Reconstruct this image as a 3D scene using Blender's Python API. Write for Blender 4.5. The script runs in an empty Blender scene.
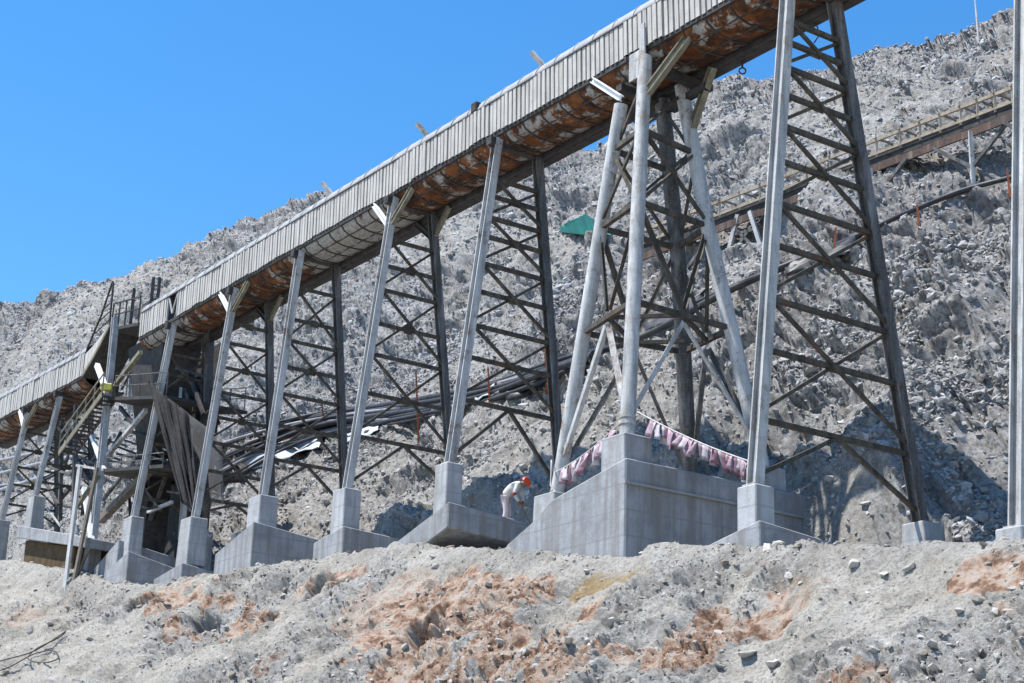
import bpy, math, random
import numpy as np
from mathutils import Vector
R = math.radians
random.seed(7); rng = np.random.default_rng(11)
sc = bpy.context.scene
col = sc.collection

# ------------------------------------------------------------------ camera
F, IW, IH = 1700.0, 1024, 683
PITCH, ROLL = R(18), R(2)
FW = Vector((0, math.cos(PITCH), math.sin(PITCH)))
UP0 = Vector((0, -math.sin(PITCH), math.cos(PITCH)))
RT = Vector((1, 0, 0)) * math.cos(ROLL) + UP0 * math.sin(ROLL)
UP = -Vector((1, 0, 0)) * math.sin(ROLL) + UP0 * math.cos(ROLL)
cam_d = bpy.data.cameras.new('camera'); cam = bpy.data.objects.new('camera', cam_d); col.objects.link(cam)
cam_d.sensor_width = 36; cam_d.lens = 36 * F / IW; cam_d.clip_end = 5000; cam_d.clip_start = .5
from mathutils import Matrix
cam.matrix_world = Matrix(((RT.x, UP.x, -FW.x, 0), (RT.y, UP.y, -FW.y, 0), (RT.z, UP.z, -FW.z, 0), (0, 0, 0, 1)))
sc.camera = cam

# ------------------------------------------------------------------ survey axes: t runs along the conveyor (away), w across it (uphill)
CX, CY = -0.55775693, 0.83000434
WX, WY = 0.83000434, 0.55775693
OX, OY, OZ = 3.19826899, 41.43705357, 21.94861424
SL = 0.01415
def V(t, w, z): return Vector((OX + CX * t + WX * w, OY + CY * t + WY * w, z))
def deck(t): return OZ + SL * t            # near lower edge of the gallery
def ray(u, v): return FW + RT * ((u - IW / 2) / F) + UP * ((IH / 2 - v) / F)
def tw(P): x, y = P[0] - OX, P[1] - OY; return (x * CX + y * CY, x * WX + y * WY, P[2])
def at_w(u, v, w):
    r = ray(u, v); k = (OX * WX + OY * WY + w) / (r.x * WX + r.y * WY); return tw(r * k)
def at_t(u, v, t):
    r = ray(u, v); k = (OX * CX + OY * CY + t) / (r.x * CX + r.y * CY); return tw(r * k)
def at_d(u, v, d):
    r = ray(u, v); r = r / math.hypot(r.x, r.y); return r * d

# ------------------------------------------------------------------ light
SUN_EL = R(66)
hx, hy = -.86 * WX + .50 * CX, -.86 * WY + .50 * CY       # horizontal direction towards the sun
hl = math.hypot(hx, hy); hx /= hl; hy /= hl
sd = Vector((hx * math.cos(SUN_EL), hy * math.cos(SUN_EL), math.sin(SUN_EL)))
sun_d = bpy.data.lights.new('sun', 'SUN'); sun_d.energy = 5.0; sun_d.angle = R(.53); sun_d.color = (1, .965, .91)
sun = bpy.data.objects.new('sun', sun_d); col.objects.link(sun)
sun.rotation_euler = (-sd).to_track_quat('-Z', 'Y').to_euler()
wd = bpy.data.worlds.new('World'); sc.world = wd; wd.use_nodes = True
nt = wd.node_tree; bg = nt.nodes['Background']
sky = nt.nodes.new('ShaderNodeTexSky'); sky.sky_type = 'NISHITA'; sky.sun_disc = False
sky.sun_elevation = SUN_EL; sky.sun_rotation = math.atan2(hx, hy)
sky.altitude = 0; sky.air_density = 1.5; sky.dust_density = 0; sky.ozone_density = 10
hs = nt.nodes.new('ShaderNodeHueSaturation'); hs.inputs['Saturation'].default_value = 1.2
nt.links.new(sky.outputs[0], hs.inputs['Color']); nt.links.new(hs.outputs[0], bg.inputs[0]); bg.inputs[1].default_value = .115
sc.view_settings.view_transform = 'Standard'; sc.view_settings.look = 'None'
sc.view_settings.exposure = 0.74; sc.view_settings.gamma = 1
sc.render.engine = 'CYCLES'
sc.cycles.use_denoising = True
sc.cycles.max_bounces = 5; sc.cycles.diffuse_bounces = 1; sc.cycles.transparent_max_bounces = 12

# ------------------------------------------------------------------ materials
class NT:
    def __init__(s, name):
        s.m = bpy.data.materials.new(name); s.m.use_nodes = True; s.t = s.m.node_tree
        s.b = s.t.nodes['Principled BSDF']; s.tc = s.t.nodes.new('ShaderNodeTexCoord')
        s.b.inputs['Specular IOR Level'].default_value = .25
    def n(s, typ, **k):
        q = s.t.nodes.new(typ)
        for a, b in k.items(): setattr(q, a, b)
        return q
    def l(s, a, b): s.t.links.new(a, b)
    def map(s, scale):
        q = s.n('ShaderNodeMapping'); q.inputs['Scale'].default_value = scale
        g = s.n('ShaderNodeNewGeometry'); s.l(g.outputs['Position'], q.inputs[0]); return q.outputs[0]
    def noise(s, scale, detail=4, rough=.6, vec=None, dist=0):
        q = s.n('ShaderNodeTexNoise'); q.inputs['Scale'].default_value = scale; q.inputs['Detail'].default_value = detail
        q.inputs['Roughness'].default_value = rough; q.inputs['Distortion'].default_value = dist
        s.l(vec if vec is not None else s.map((1, 1, 1)), q.inputs['Vector']); return q.outputs[0]
    def ramp(s, fac, stops):
        q = s.n('ShaderNodeValToRGB'); e = q.color_ramp.elements
        while len(e) < len(stops): e.new(.5)
        for i, (p, c) in enumerate(stops):
            e[i].position = p; e[i].color = (c, c, c, 1) if not isinstance(c, tuple) else (*c, 1)
        s.l(fac, q.inputs[0]); return q.outputs[0]
    def mix(s, fac, a, b, mode='MIX'):
        q = s.n('ShaderNodeMix', data_type='RGBA', blend_type=mode)
        for inp, v in ((q.inputs[0], fac), (q.inputs[6], a), (q.inputs[7], b)):
            if isinstance(v, (int, float)): inp.default_value = v
            elif isinstance(v, tuple): inp.default_value = (*v, 1)
            else: s.l(v, inp)
        return q.outputs[2]
    def attr(s, name):
        q = s.n('ShaderNodeAttribute'); q.attribute_name = name; return q.outputs['Fac']
    def bump(s, h, strength, dist):
        q = s.n('ShaderNodeBump'); q.inputs['Strength'].default_value = strength; q.inputs['Distance'].default_value = dist
        s.l(h, q.inputs['Height']); s.l(q.outputs[0], s.b.inputs['Normal'])
    def out(s, c, rough=.9, metal=0):
        if isinstance(c, tuple): s.b.inputs['Base Color'].default_value = (*c, 1)
        else: s.l(c, s.b.inputs['Base Color'])
        s.b.inputs['Roughness'].default_value = rough; s.b.inputs['Metallic'].default_value = metal
        return s.m

def mat_plain(name, c, var=.25, scale=3, rough=.8, metal=0):
    k = NT(name); n = k.noise(scale, 5, .65)
    a = tuple(x * (1 - var) for x in c); b = tuple(min(1, x * (1 + var)) for x in c)
    return k.out(k.ramp(n, [(.3, a), (.7, b)]), rough, metal)
def mat_streak(name, c, dark, light, rust=None, rough=.75, bumpy=.3):
    """weathered surface with vertical runs"""
    k = NT(name)
    n1 = k.noise(1, 4, .6, k.map((5, 5, .45))); n2 = k.noise(2.2, 6, .7); n3 = k.noise(22, 3, .6)
    cc = k.ramp(n1, [(.30, dark), (.5, c), (.72, light)])
    cc = k.mix(k.ramp(n2, [(.42, 0.0), (.75, .65)]), cc, dark)
    cc = k.mix(k.ramp(n3, [(.35, .35), (.6, 0.0)]), cc, light)
    if rust: cc = k.mix(k.ramp(k.noise(1.7, 6, .75), [(.56, 0.0), (.66, .85)]), cc, rust)
    k.bump(n3, bumpy, .02)
    return k.out(cc, rough)

def mat_terrain():
    k = NT('grey mine rock and soil')
    n1 = k.noise(.09, 5, .6); n2 = k.noise(.7, 6, .7); n3 = k.noise(6, 5, .7); n4 = k.noise(.3, 5, .75)
    rock = k.ramp(n2, [(.30, (.215, .207, .20)), (.48, (.405, .397, .39)), (.70, (.54, .533, .525))])
    rock = k.mix(k.ramp(n1, [(.47, 0.0), (.62, .5)]), rock, (.30, .27, .248))
    rock = k.mix(k.ramp(n4, [(.58, 0.0), (.68, .65)]), rock, (.135, .095, .08))
    rock = k.mix(k.ramp(n3, [(.40, .8), (.56, 0.0)]), rock, (.10, .095, .092))
    soil = k.ramp(n2, [(.3, (.335, .308, .265)), (.52, (.495, .462, .405)), (.72, (.585, .555, .50))])
    soil = k.mix(k.ramp(k.noise(1.6, 6, .7), [(.46, 0.0), (.66, .6)]), soil, (.36, .32, .25))
    soil = k.mix(k.ramp(k.noise(14, 4, .7), [(.36, .75), (.54, 0.0)]), soil, (.18, .165, .145))
    och = k.ramp(k.noise(2.4, 6, .72), [(.32, (.09, .045, .025)), (.42, (.22, .115, .062)), (.50, (.47, .31, .22)), (.58, (.53, .44, .36)), (.68, (.44, .385, .32)), (.80, (.24, .13, .075))])
    yel = k.ramp(k.noise(3.1, 5, .7), [(.3, (.26, .15, .045)), (.7, (.40, .30, .15))])
    c = k.mix(k.attr('soil'), rock, soil)
    def broken(name, sc_, lo, hi):
        a = k.n('ShaderNodeMath', operation='MULTIPLY_ADD'); k.l(k.noise(sc_, 7, .78), a.inputs[0]); a.inputs[1].default_value = 1.0; k.l(k.attr(name), a.inputs[2])
        h_ = k.n('ShaderNodeMath', operation='MULTIPLY'); k.l(a.outputs[0], h_.inputs[0]); h_.inputs[1].default_value = .62
        return k.ramp(h_.outputs[0], [(lo, 0.0), (hi, 1.0)])
    q = k.n('ShaderNodeMath', operation='MULTIPLY'); k.l(broken('ochre', 5.5, .46, .60), q.inputs[0]); q.inputs[1].default_value = .9
    z_ = k.n('ShaderNodeMath', operation='MULTIPLY'); k.l(q.outputs[0], z_.inputs[0]); k.l(k.ramp(k.attr('ochre'), [(.02, 0.0), (.25, 1.0)]), z_.inputs[1])
    c = k.mix(z_.outputs[0], c, och)
    y_ = k.n('ShaderNodeMath', operation='MULTIPLY'); k.l(broken('yellow', 6, .62, .80), y_.inputs[0]); k.l(k.ramp(k.attr('yellow'), [(.02, 0.0), (.3, .8)]), y_.inputs[1])
    c = k.mix(y_.outputs[0], c, yel)
    h = k.n('ShaderNodeMath', operation='ADD'); k.l(k.noise(9, 8, .75), h.inputs[0]); k.l(k.noise(40, 4, .7), h.inputs[1])
    k.bump(h.outputs[0], .8, .11)
    return k.out(c, .95)
def mat_rock(name, a, b, cc):
    k = NT(name); n = k.noise(2.5, 6, .7); o = k.attr('tone')
    c = k.ramp(o, [(0.0, a), (.55, b), (1.0, cc)])
    c = k.mix(k.ramp(n, [(.4, .4), (.65, 0.0)]), c, a)
    k.bump(k.noise(18, 5, .7), .5, .04)
    return k.out(c, .95)
def mat_concrete(name, base, stain=.5):
    k = NT(name)
    n1 = k.noise(1, 5, .65, k.map((4.5, 4.5, .35))); n2 = k.noise(1.1, 6, .7); n3 = k.noise(30, 4, .6)
    lo = tuple(x * .66 for x in base); hi = tuple(min(1, x * 1.25) for x in base)
    c = k.ramp(n2, [(.3, lo), (.5, base), (.7, hi)])
    c = k.mix(k.ramp(n1, [(.44, 0.0), (.62, stain + .25)]), c, (base[0] * .66, base[1] * .60, base[2] * .53))
    c = k.mix(k.ramp(n3, [(.3, .4), (.5, 0.0)]), c, lo)
    # pour lines
    g = k.n('ShaderNodeNewGeometry'); sx = k.n('ShaderNodeSeparateXYZ'); k.l(g.outputs['Position'], sx.inputs[0])
    md = k.n('ShaderNodeMath', operation='MODULO'); k.l(sx.outputs[2], md.inputs[0]); md.inputs[1].default_value = .62
    c = k.mix(k.ramp(md.outputs[0], [(.0, .55), (.03, .55), (.05, 0.0)]), c, lo)
    k.bump(k.noise(7, 7, .7), .35, .05)
    return k.out(c, .9)
def mat_belly():
    k = NT('rusted belly sheets')
    n0 = k.noise(.11, 2, .5); n1 = k.noise(1.5, 5, .7); n2 = k.noise(7, 5, .7)
    rust = k.ramp(n1, [(.30, (.018, .009, .006)), (.46, (.06, .024, .011)), (.60, (.19, .068, .018)), (.75, (.08, .035, .015))])
    pale = k.ramp(n2, [(.3, (.15, .14, .125)), (.7, (.42, .405, .37))])
    f = k.n('ShaderNodeMath', operation='ADD'); k.l(k.attr('pale'), f.inputs[0])
    k.l(k.ramp(k.noise(1.1, 5, .75), [(.35, (-0.0)), (.65, .9)]), f.inputs[1])
    c = k.mix(k.ramp(f.outputs[0], [(.68, 0.0), (.86, 1.0)]), rust, pale)
    return k.out(c, .8)

M = {}
M['terrain'] = mat_terrain()
M['scree'] = mat_rock('grey scree', (.21, .20, .193), (.41, .402, .395), (.53, .522, .512))
M['stone'] = mat_rock('bank stones', (.22, .18, .145), (.43, .405, .362), (.58, .555, .51))
M['clad'] = mat_streak('pale dusty cladding', (.46, .43, .385), (.28, .255, .225), (.57, .54, .495), rough=.7, bumpy=.1)
M['roof'] = mat_streak('dusty grey roof sheet', (.30, .30, .295), (.22, .22, .215), (.40, .40, .39), rough=.6, bumpy=.1)
M['belly'] = mat_belly()
M['dark'] = mat_plain('dark weathered steel', (.055, .050, .047), .5, 4, .75)
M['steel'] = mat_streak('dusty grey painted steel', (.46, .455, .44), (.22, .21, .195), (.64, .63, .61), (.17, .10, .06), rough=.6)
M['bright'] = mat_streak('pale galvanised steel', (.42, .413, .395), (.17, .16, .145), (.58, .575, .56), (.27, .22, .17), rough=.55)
M['far'] = mat_streak('shade-darkened steel', (.085, .082, .078), (.03, .028, .026), (.24, .23, .225), (.09, .05, .03), rough=.6)  # shade put into the base colour; the steel itself matches the near legs
M['brace'] = mat_streak('brown grey bracing', (.070, .061, .048), (.028, .024, .02), (.15, .13, .10), (.14, .07, .035), rough=.7)
M['olive'] = mat_streak('olive painted bracket', (.20, .185, .13), (.10, .09, .065), (.31, .29, .22), rough=.7)
M['white'] = mat_plain('white painted steel', (.72, .72, .71), .15, 4, .55)
M['concrete'] = mat_concrete('grey concrete', (.315, .322, .332))
M['pale_concrete'] = mat_concrete('pale concrete', (.395, .40, .405), .4)
M['timber'] = mat_streak('weathered timber', (.38, .315, .235), (.22, .17, .12), (.52, .45, .36), rough=.85)
M['oldwood'] = mat_streak('dark old timber', (.15, .125, .10), (.06, .05, .04), (.27, .24, .20), rough=.85)
M['rust'] = mat_streak('rusty plate', (.11, .06, .042), (.05, .04, .035), (.24, .19, .155), rough=.85)
M['pipe'] = mat_plain('dusty black plastic pipe', (.045, .045, .048), .5, 2, .5)
M['pipegrey'] = mat_plain('grey plastic pipe', (.28, .28, .29), .35, 2, .5)
M['stake'] = mat_plain('orange stake', (.28, .085, .035), .3, 4, .7)
M['tarp'] = mat_plain('pale tarpaulin', (.46, .49, .52), .12, 1.2, .5)
M['teal'] = mat_plain('teal tarpaulin', (.025, .27, .225), .3, 1.2, .6)
M['net'] = mat_plain('charcoal netting', (.085, .085, .09), .4, 3, .9)
M['rope'] = mat_plain('pale rope', (.5, .48, .44), .2, 9, .9)
M['flagp'] = mat_plain('faded pink cloth', (.38, .27, .315), .3, 3, .9)
M['flagw'] = mat_plain('white cloth', (.46, .42, .44), .15, 3, .9)
M['flagr'] = mat_plain('dull maroon cloth', (.24, .13, .165), .3, 3, .9)
M['yellow'] = mat_plain('yellow paint', (.62, .55, .12), .2, 4, .7)
M['soil'] = mat_plain('yellow brown cemented soil', (.095, .062, .03), .5, 2.5, .95)
M['skin'] = mat_plain('skin', (.36, .20, .13), .1, 9, .6)
M['shirt'] = mat_plain('dusty white shirt', (.58, .56, .52), .15, 7, .9)
M['trouser'] = mat_plain('pale pinkish trousers', (.60, .50, .49), .15, 7, .9)
M['helmet'] = mat_plain('orange red plastic', (.80, .075, .02), .05, 3, .35)
M['glove'] = mat_plain('red brown gloves', (.30, .07, .05), .2, 9, .9)
M['leaf'] = mat_plain('dry olive leaves', (.085, .085, .04), .4, 9, .9)
k = NT('sheer netting'); tr = k.n('ShaderNodeBsdfTransparent'); mx = k.n('ShaderNodeMixShader'); mx.inputs[0].default_value = .42
k.out((.16, .16, .165), .9); k.l(tr.outputs[0], mx.inputs[1]); k.l(k.b.outputs[0], mx.inputs[2])
k.l(mx.outputs[0], k.t.nodes['Material Output'].inputs[0]); M['sheer'] = k.m

k = NT('charcoal mesh cloth'); tr = k.n('ShaderNodeBsdfTransparent'); mx = k.n('ShaderNodeMixShader'); mx.inputs[0].default_value = .82
k.out(k.ramp(k.noise(5, 4, .6), [(.3, (.018, .018, .02)), (.7, (.05, .05, .053))]), .9); k.l(tr.outputs[0], mx.inputs[1]); k.l(k.b.outputs[0], mx.inputs[2])
k.l(mx.outputs[0], k.t.nodes['Material Output'].inputs[0]); M['net'] = k.m

# ------------------------------------------------------------------ mesh helpers
def wloc(o):
    p = Vector((0, 0, 0))
    while o is not None: p = p + o.location; o = o.parent
    return p
def tag(o, label=None, cat=None, group=None, kind=None):
    for a, b in (('label', label), ('category', cat), ('group', group), ('kind', kind)):
        if b: o[a] = b
    return o
def empty(name, loc, label=None, cat=None, group=None):
    o = bpy.data.objects.new(name, None); col.objects.link(o); o.location = loc; o.empty_display_size = .2
    return tag(o, label, cat, group)
class MB:
    def __init__(s): s.v = []; s.f = []; s.sm = []
    def add(s, vs, fs, smooth=False):
        o = len(s.v); s.v += [tuple(p) for p in vs]
        for f in fs: s.f.append(tuple(i + o for i in f)); s.sm.append(smooth)
        return s
    def hexa(s, b, t):      # bottom 4 and top 4 points, counter-clockwise from above
        n = len(b); fs = [tuple(range(n))[::-1], tuple(range(n, 2 * n))]
        fs += [(i, (i + 1) % n, n + (i + 1) % n, n + i) for i in range(n)]
        return s.add(list(b) + list(t), fs)
    def box(s, t0, t1, w0, w1, z0, z1):
        q = [(t0, w0), (t0, w1), (t1, w1), (t1, w0)]
        return s.hexa([V(a, b, z0) for a, b in q], [V(a, b, z1) for a, b in q])
    def beam(s, p, q, a, b, up=Vector((0, 0, 1)), a2=None, b2=None, off=(0, 0)):
        p = Vector(p); q = Vector(q); d = (q - p).normalized(); x = d.cross(up)
        if x.length < 1e-4: x = d.cross(Vector((1, 0, 0)))
        x.normalize(); y = x.cross(d).normalized(); a2 = a2 or a; b2 = b2 or b
        c = x * off[0] + y * off[1]
        vs = [p + c + x * i * a / 2 + y * j * b / 2 for i, j in ((-1, -1), (1, -1), (1, 1), (-1, 1))]
        vs += [q + c + x * i * a2 / 2 + y * j * b2 / 2 for i, j in ((-1, -1), (1, -1), (1, 1), (-1, 1))]
        return s.add(vs, [(3, 2, 1, 0), (4, 5, 6, 7), (0, 1, 5, 4), (1, 2, 6, 5), (2, 3, 7, 6), (3, 0, 4, 7)])
    def hsec(s, p, q, a, b, up, th=.03):    # flanges along x, web between
        s.beam(p, q, a, th, up, off=(0, b / 2)); s.beam(p, q, a, th, up, off=(0, -b / 2))
        return s.beam(p, q, th, b - th - .004, up)
    def angle(s, p, q, a, up=Vector((0, 0, 1))):   # L section
        s.beam(p, q, a, .014, up, off=(0, -a / 2)); return s.beam(p, q, .014, a - .02, up, off=(-a / 2 + .007, .004))
    def tube(s, pts, r, n=10, cap=True):
        pts = [Vector(p) for p in pts]; rs = r if isinstance(r, (list, tuple)) else [r] * len(pts)
        vs = []
        for i, p in enumerate(pts):
            d = (pts[min(i + 1, len(pts) - 1)] - pts[max(i - 1, 0)]).normalized()
            x = d.cross(Vector((0, 0, 1)))
            if x.length < 1e-3: x = d.cross(Vector((1, 0, 0)))
            x.normalize(); y = x.cross(d)
            vs += [p + (x * math.cos(2 * math.pi * k / n) + y * math.sin(2 * math.pi * k / n)) * rs[i] for k in range(n)]
        fs = [(i * n + k, i * n + (k + 1) % n, (i + 1) * n + (k + 1) % n, (i + 1) * n + k) for i in range(len(pts) - 1) for k in range(n)]
        s.add(vs, fs, True)
        if cap: s.add(vs[:n], [tuple(range(n))[::-1]]); s.add(vs[-n:], [tuple(range(n))])
        return s
    def sheet(s, grid, smooth=True, thick=0):
        m = len(grid); n = len(grid[0]); vs = [p for r_ in grid for p in r_]
        return s.add(vs, [(i * n + j, i * n + j + 1, (i + 1) * n + j + 1, (i + 1) * n + j) for i in range(m - 1) for j in range(n - 1)], smooth)
    def build(s, name, mat, parent=None, attrs=None):
        me = bpy.data.meshes.new(name); o0 = wloc(parent)
        me.from_pydata([tuple(Vector(p) - o0) for p in s.v], [], s.f)
        me.polygons.foreach_set('use_smooth', s.sm)
        me.materials.append(M[mat] if isinstance(mat, str) else mat)
        for nm, vals in (attrs or {}).items():
            a = me.attributes.new(nm, 'FLOAT', 'POINT'); a.data.foreach_set('value', vals)
        me.update(); o = bpy.data.objects.new(name, me); col.objects.link(o)
        if parent is not None: o.parent = parent
        return o
def bevel(o, wdt, seg=1):
    b = o.modifiers.new('bevel', 'BEVEL'); b.width = wdt; b.segments = seg; b.limit_method = 'ANGLE'; b.angle_limit = R(40); return o
def thicken(o, th):
    b = o.modifiers.new('thickness', 'SOLIDIFY'); b.thickness = th; b.offset = 0; return o

# ------------------------------------------------------------------ noise (numpy)
def hsh(ix, iy, seed):
    h = (ix.astype(np.int64) * 374761393 + iy.astype(np.int64) * 668265263 + seed * 1442695041) & 0xffffffff
    h = ((h ^ (h >> 13)) * 1274126177) & 0xffffffff
    h = ((h ^ (h >> 16)) * 2246822519) & 0xffffffff
    return ((h ^ (h >> 15)) & 0xffffff) / float(0xffffff)
def vnoise(x, y, seed):
    ix = np.floor(x); iy = np.floor(y); fx = x - ix; fy = y - iy
    fx = fx * fx * fx * (fx * (fx * 6 - 15) + 10); fy = fy * fy * fy * (fy * (fy * 6 - 15) + 10)
    a = hsh(ix, iy, seed); b = hsh(ix + 1, iy, seed); c = hsh(ix, iy + 1, seed); d = hsh(ix + 1, iy + 1, seed)
    return (a + (b - a) * fx) * (1 - fy) + (c + (d - c) * fx) * fy - .5
def fbm(x, y, seed, oct=4, gain=.5, lac=2.03):
    s = 0; a = 1
    for i in range(oct):
        s = s + a * vnoise(x, y, seed + i * 17); x = x * lac + 3.1; y = y * lac - 7.7; a *= gain
    return s
def blocks(x, y, seed, bias=.7):
    """broken rock: each cell is a tilted facet at its own height"""
    ix = np.floor(x); iy = np.floor(y); best = np.full(x.shape, 9.0); sec = np.full(x.shape, 9.0); h = np.zeros(x.shape)
    for dx in (-1, 0, 1):
        for dy in (-1, 0, 1):
            cx = ix + dx; cy = iy + dy
            px = cx + .1 + .8 * hsh(cx, cy, seed); py = cy + .1 + .8 * hsh(cx, cy, seed + 1)
            ex = x - px; ey = y - py; d = ex * ex + ey * ey * 1.25
            hh = hsh(cx, cy, seed + 2) ** 1.6 + (hsh(cx, cy, seed + 3) - .5) * 1.2 * ex + ((hsh(cx, cy, seed + 4) - .5) * 1.0 - bias) * ey
            m = d < best; sec = np.where(m, best, np.minimum(sec, d)); h = np.where(m, hh, h); best = np.where(m, d, best)
    e = np.sqrt(sec) - np.sqrt(best)
    return h - .5 * np.clip(1 - e / .22, 0, 1)
def sstep(a, b, x): q = np.clip((x - a) / (b - a), 0, 1); return q * q * (3 - 2 * q)

# ------------------------------------------------------------------ terrain
TT = np.array([-60, -20, -13.4, -10.5, -6.6, -2, 2, 8, 14, 19, 26, 30, 35, 42, 60, 120])
TZ = np.array([5.6, 5.9, 6.15, 6.40, 6.95, 7.45, 8.05, 9.1, 9.4, 9.6, 10.2, 10.85, 12.0, 13.35, 15.5, 18.0])
SKY_U = np.array([-700, -400, -200, 0, 60, 110, 150, 200, 250, 300, 350, 420, 500, 560, 600, 690, 740, 800, 900, 960, 1010, 1200, 1500])
SKY_V = np.array([500, 420, 340, 278, 272, 271, 264, 252, 230, 207, 192, 176, 160, 150, 138, 99, 85, 74, 57, 40, 23, -30, -80])
_e = [ray(u, v) for u, v in zip(SKY_U, SKY_V)]
SKY_A = np.array([r.x / r.y for r in _e]); SKY_E = np.array([r.z / math.hypot(r.x, r.y) for r in _e])
CR_R = np.interp(SKY_U, [-700, 0, 512, 1024, 1500], [160, 128, 104, 86, 75])
BANK = -2.2
def base_height(X, Y):
    x, y = X - OX, Y - OY; t = x * CX + y * CY; w = x * WX + y * WY
    Rr = np.hypot(X, Y) + 1e-6; A = X / np.maximum(Y, 1e-3)
    tz = np.interp(t, TT, TZ)
    crest = BANK + 1.1 * fbm(t * .22, t * 0 + 3.3, 5, 3)
    dn = np.maximum(crest - w, 0)
    bank = tz - .86 * dn + .30 * (1 - np.exp(-dn * 2.2)) * 0 - .10 * np.minimum(dn, 1)
    floor = -1.7 + .02 * Rr
    bank = floor + np.log1p(np.exp((bank - floor) * 1.2)) / 1.2
    ter = tz + .10 * np.maximum(w + 1, 0)
    g = np.where(w < crest, bank, ter)
    # hill above a steep cut face
    cut = np.interp(t, [-14, -9.5, -8, -5.5, -3.5, 3, 18, 24, 32], [2.4, 1.9, .2, 1.2, 2.3, 2.9, 2.8, 1.2, .8]) * (1 + .5 * fbm(t * .5, w * 0 + 1.7, 15, 4))
    cw = np.interp(t, [-7, -4], [4.6, 3.7]) + .7 * fbm(t * .4, w * 0 + 5.1, 13, 4)
    cutz = cut * sstep(cw, cw + 1.0, w)
    toe = 5.0 + 1.4 * fbm(t * .12, t * 0 + 8.1, 9, 3)
    den = (A * WX + WY) / np.sqrt(1 + A * A)
    R0 = np.clip((OX * WX + OY * WY + toe) / np.maximum(den, .05), 10, 230)
    Rc = np.maximum(np.interp(A, SKY_A, CR_R), R0 + 20); zc = np.interp(A, SKY_A, SKY_E) * Rc
    t0 = Rr / np.maximum(R0, 1)
    q = (Rr - R0) / (Rc - R0)
    z0 = np.interp(((X / Rr * R0) - OX) * CX + ((Y / Rr * R0) - OY) * CY, TT, TZ) + .62
    qq = np.clip(q, 0, 1)
    hill = z0 + (zc - z0) * (1.30 * qq - .30 * qq ** 2.2) + cutz * (1 - qq)
    hill = np.where(q > 1, zc - (q - 1) * (Rc - R0) * .25, hill)
    return np.where(q > 0, np.maximum(hill, g), g + cutz), t, w, q, crest, Rr
def height(X, Y):
    """displaced ground: points moved along the mean slope normal; also what the ground is made of"""
    z, t, w, q, crest, Rr = base_height(X, Y)
    hz = np.maximum(sstep(0, .06, q), .75 * sstep(3.6, 5.0, w))      # on the hill
    bk = sstep(.1, -.8, w - crest)              # on the bank
    fade = sstep(1.25, .98, q) * .9 + .1
    ws = w * 1.28
    wx = t + .9 * fbm(t * .5, ws * .5, 31, 3); wy = ws + .9 * fbm(t * .5 + 9, ws * .5, 37, 3)
    wx = wx + .30 * fbm(t * 2.3, ws * 2.3, 33, 3); wy = wy + .30 * fbm(t * 2.3 + 5, ws * 2.3, 35, 3)
    big = 3.0 * fbm(t * .055, ws * .075, 41, 4, .55)
    led = np.abs(fbm(t * .10 + ws * .05, ws * .30, 43, 4, .55)) * -2.7 + .5 - .42 * sstep(.05, .20, fbm(t * .28 + ws * .12, ws * 1.05, 45, 4, .6))
    rough = sstep(-.16, .22, fbm(t * .10, ws * .16, 47, 4, .6))     # smooth screes against broken rock
    rough2 = sstep(-.10, .20, fbm(t * .33, ws * .5, 49, 3, .6))
    b1 = blocks(wx * .22, wy * .42, 51, 1.0); b2 = blocks(wx * .62, wy * 1.05, 61, .9); b3 = blocks(wx * 1.25, wy * 1.9, 71, .7); b4 = blocks(wx * 2.9, wy * 3.8, 81, .45)
    crestq = sstep(.55, 1.0, q)
    hd = big * sstep(.02, .25, q) * (1 - .45 * crestq) + led * (.25 + .75 * rough) + b1 * (.02 + .20 * rough) + b2 * (.03 + .15 * rough2) + b3 * (.03 + .08 * rough2) + b4 * .03 + .05 * fbm(t * 4, ws * 5, 83, 3) - .75 * np.abs(fbm(t * .45 + ws * .2, ws * .9, 85, 4, .55)) * (.3 + .7 * rough) - .16 * np.abs(fbm(t * 1.3, ws * 2.4, 87, 4, .55))
    hol = np.zeros_like(t)
    for (pu, pv, rad, amt) in OCH[:5] + OCH[7:8]:
        a = at_w(pu, pv, -3.2 if pv < 620 else -4.6); hol += np.exp(-(((t - a[0]) / (rad * 1.2)) ** 2 + ((w - a[1]) / (rad * .8)) ** 2))
    hol = .65 * sstep(.38, .75, hol * (.8 + 1.5 * fbm(t * 1.3, w * 1.8, 119, 4, .6)))
    spur = (t - 18) * .28 + (w + 2.5) * .96 + .7 * fbm(t * .5, w * .5, 127, 3)
    bd = .62 * sstep(.25, -.35, spur) * sstep(11, 17, t) - .25 * sstep(-.1, .6, spur) * sstep(15, 20, t) + .55 * fbm(t * .35, w * .45, 91, 4, .55) - .45 * np.abs(fbm(t * .8 + w * .4, w * .7, 93, 3))
    bm = sstep(-.04, .22, fbm(t * .40 + 4, w * .6, 97, 4, .6))
    jx = .22 * fbm(t * 4, w * 4, 113, 3); jy = .22 * fbm(t * 4 + 7, w * 4, 115, 3)
    f1 = blocks((t + jx) * 1.5, (w + jy) * 2.2, 101, .5); f2 = blocks((t + jx * .5) * 4, (w + jy * .5) * 5.5, 103, .4); f3 = blocks(t * 9 + wx, w * 11, 107, .3)
    bd = bd + bm * (.12 * f1 + .05 * f2) + .008 * f3 - .16 * np.abs(fbm(t * 2.2, w * 3.2, 118, 4, .6)) * (.25 + .75 * bm) - hol + .03 * fbm(t * 9, w * 9, 109, 3) + .015 * f2
    pit = sstep(.20, .34, fbm(t * 1.9 + 3, w * 3.4, 117, 4, .6)); bd = bd - .10 * pit * (.3 + .7 * bm)
    tv = .10 * fbm(t * .8, w * .8, 111, 3) + .09 * b2 + .05 * b3
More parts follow.
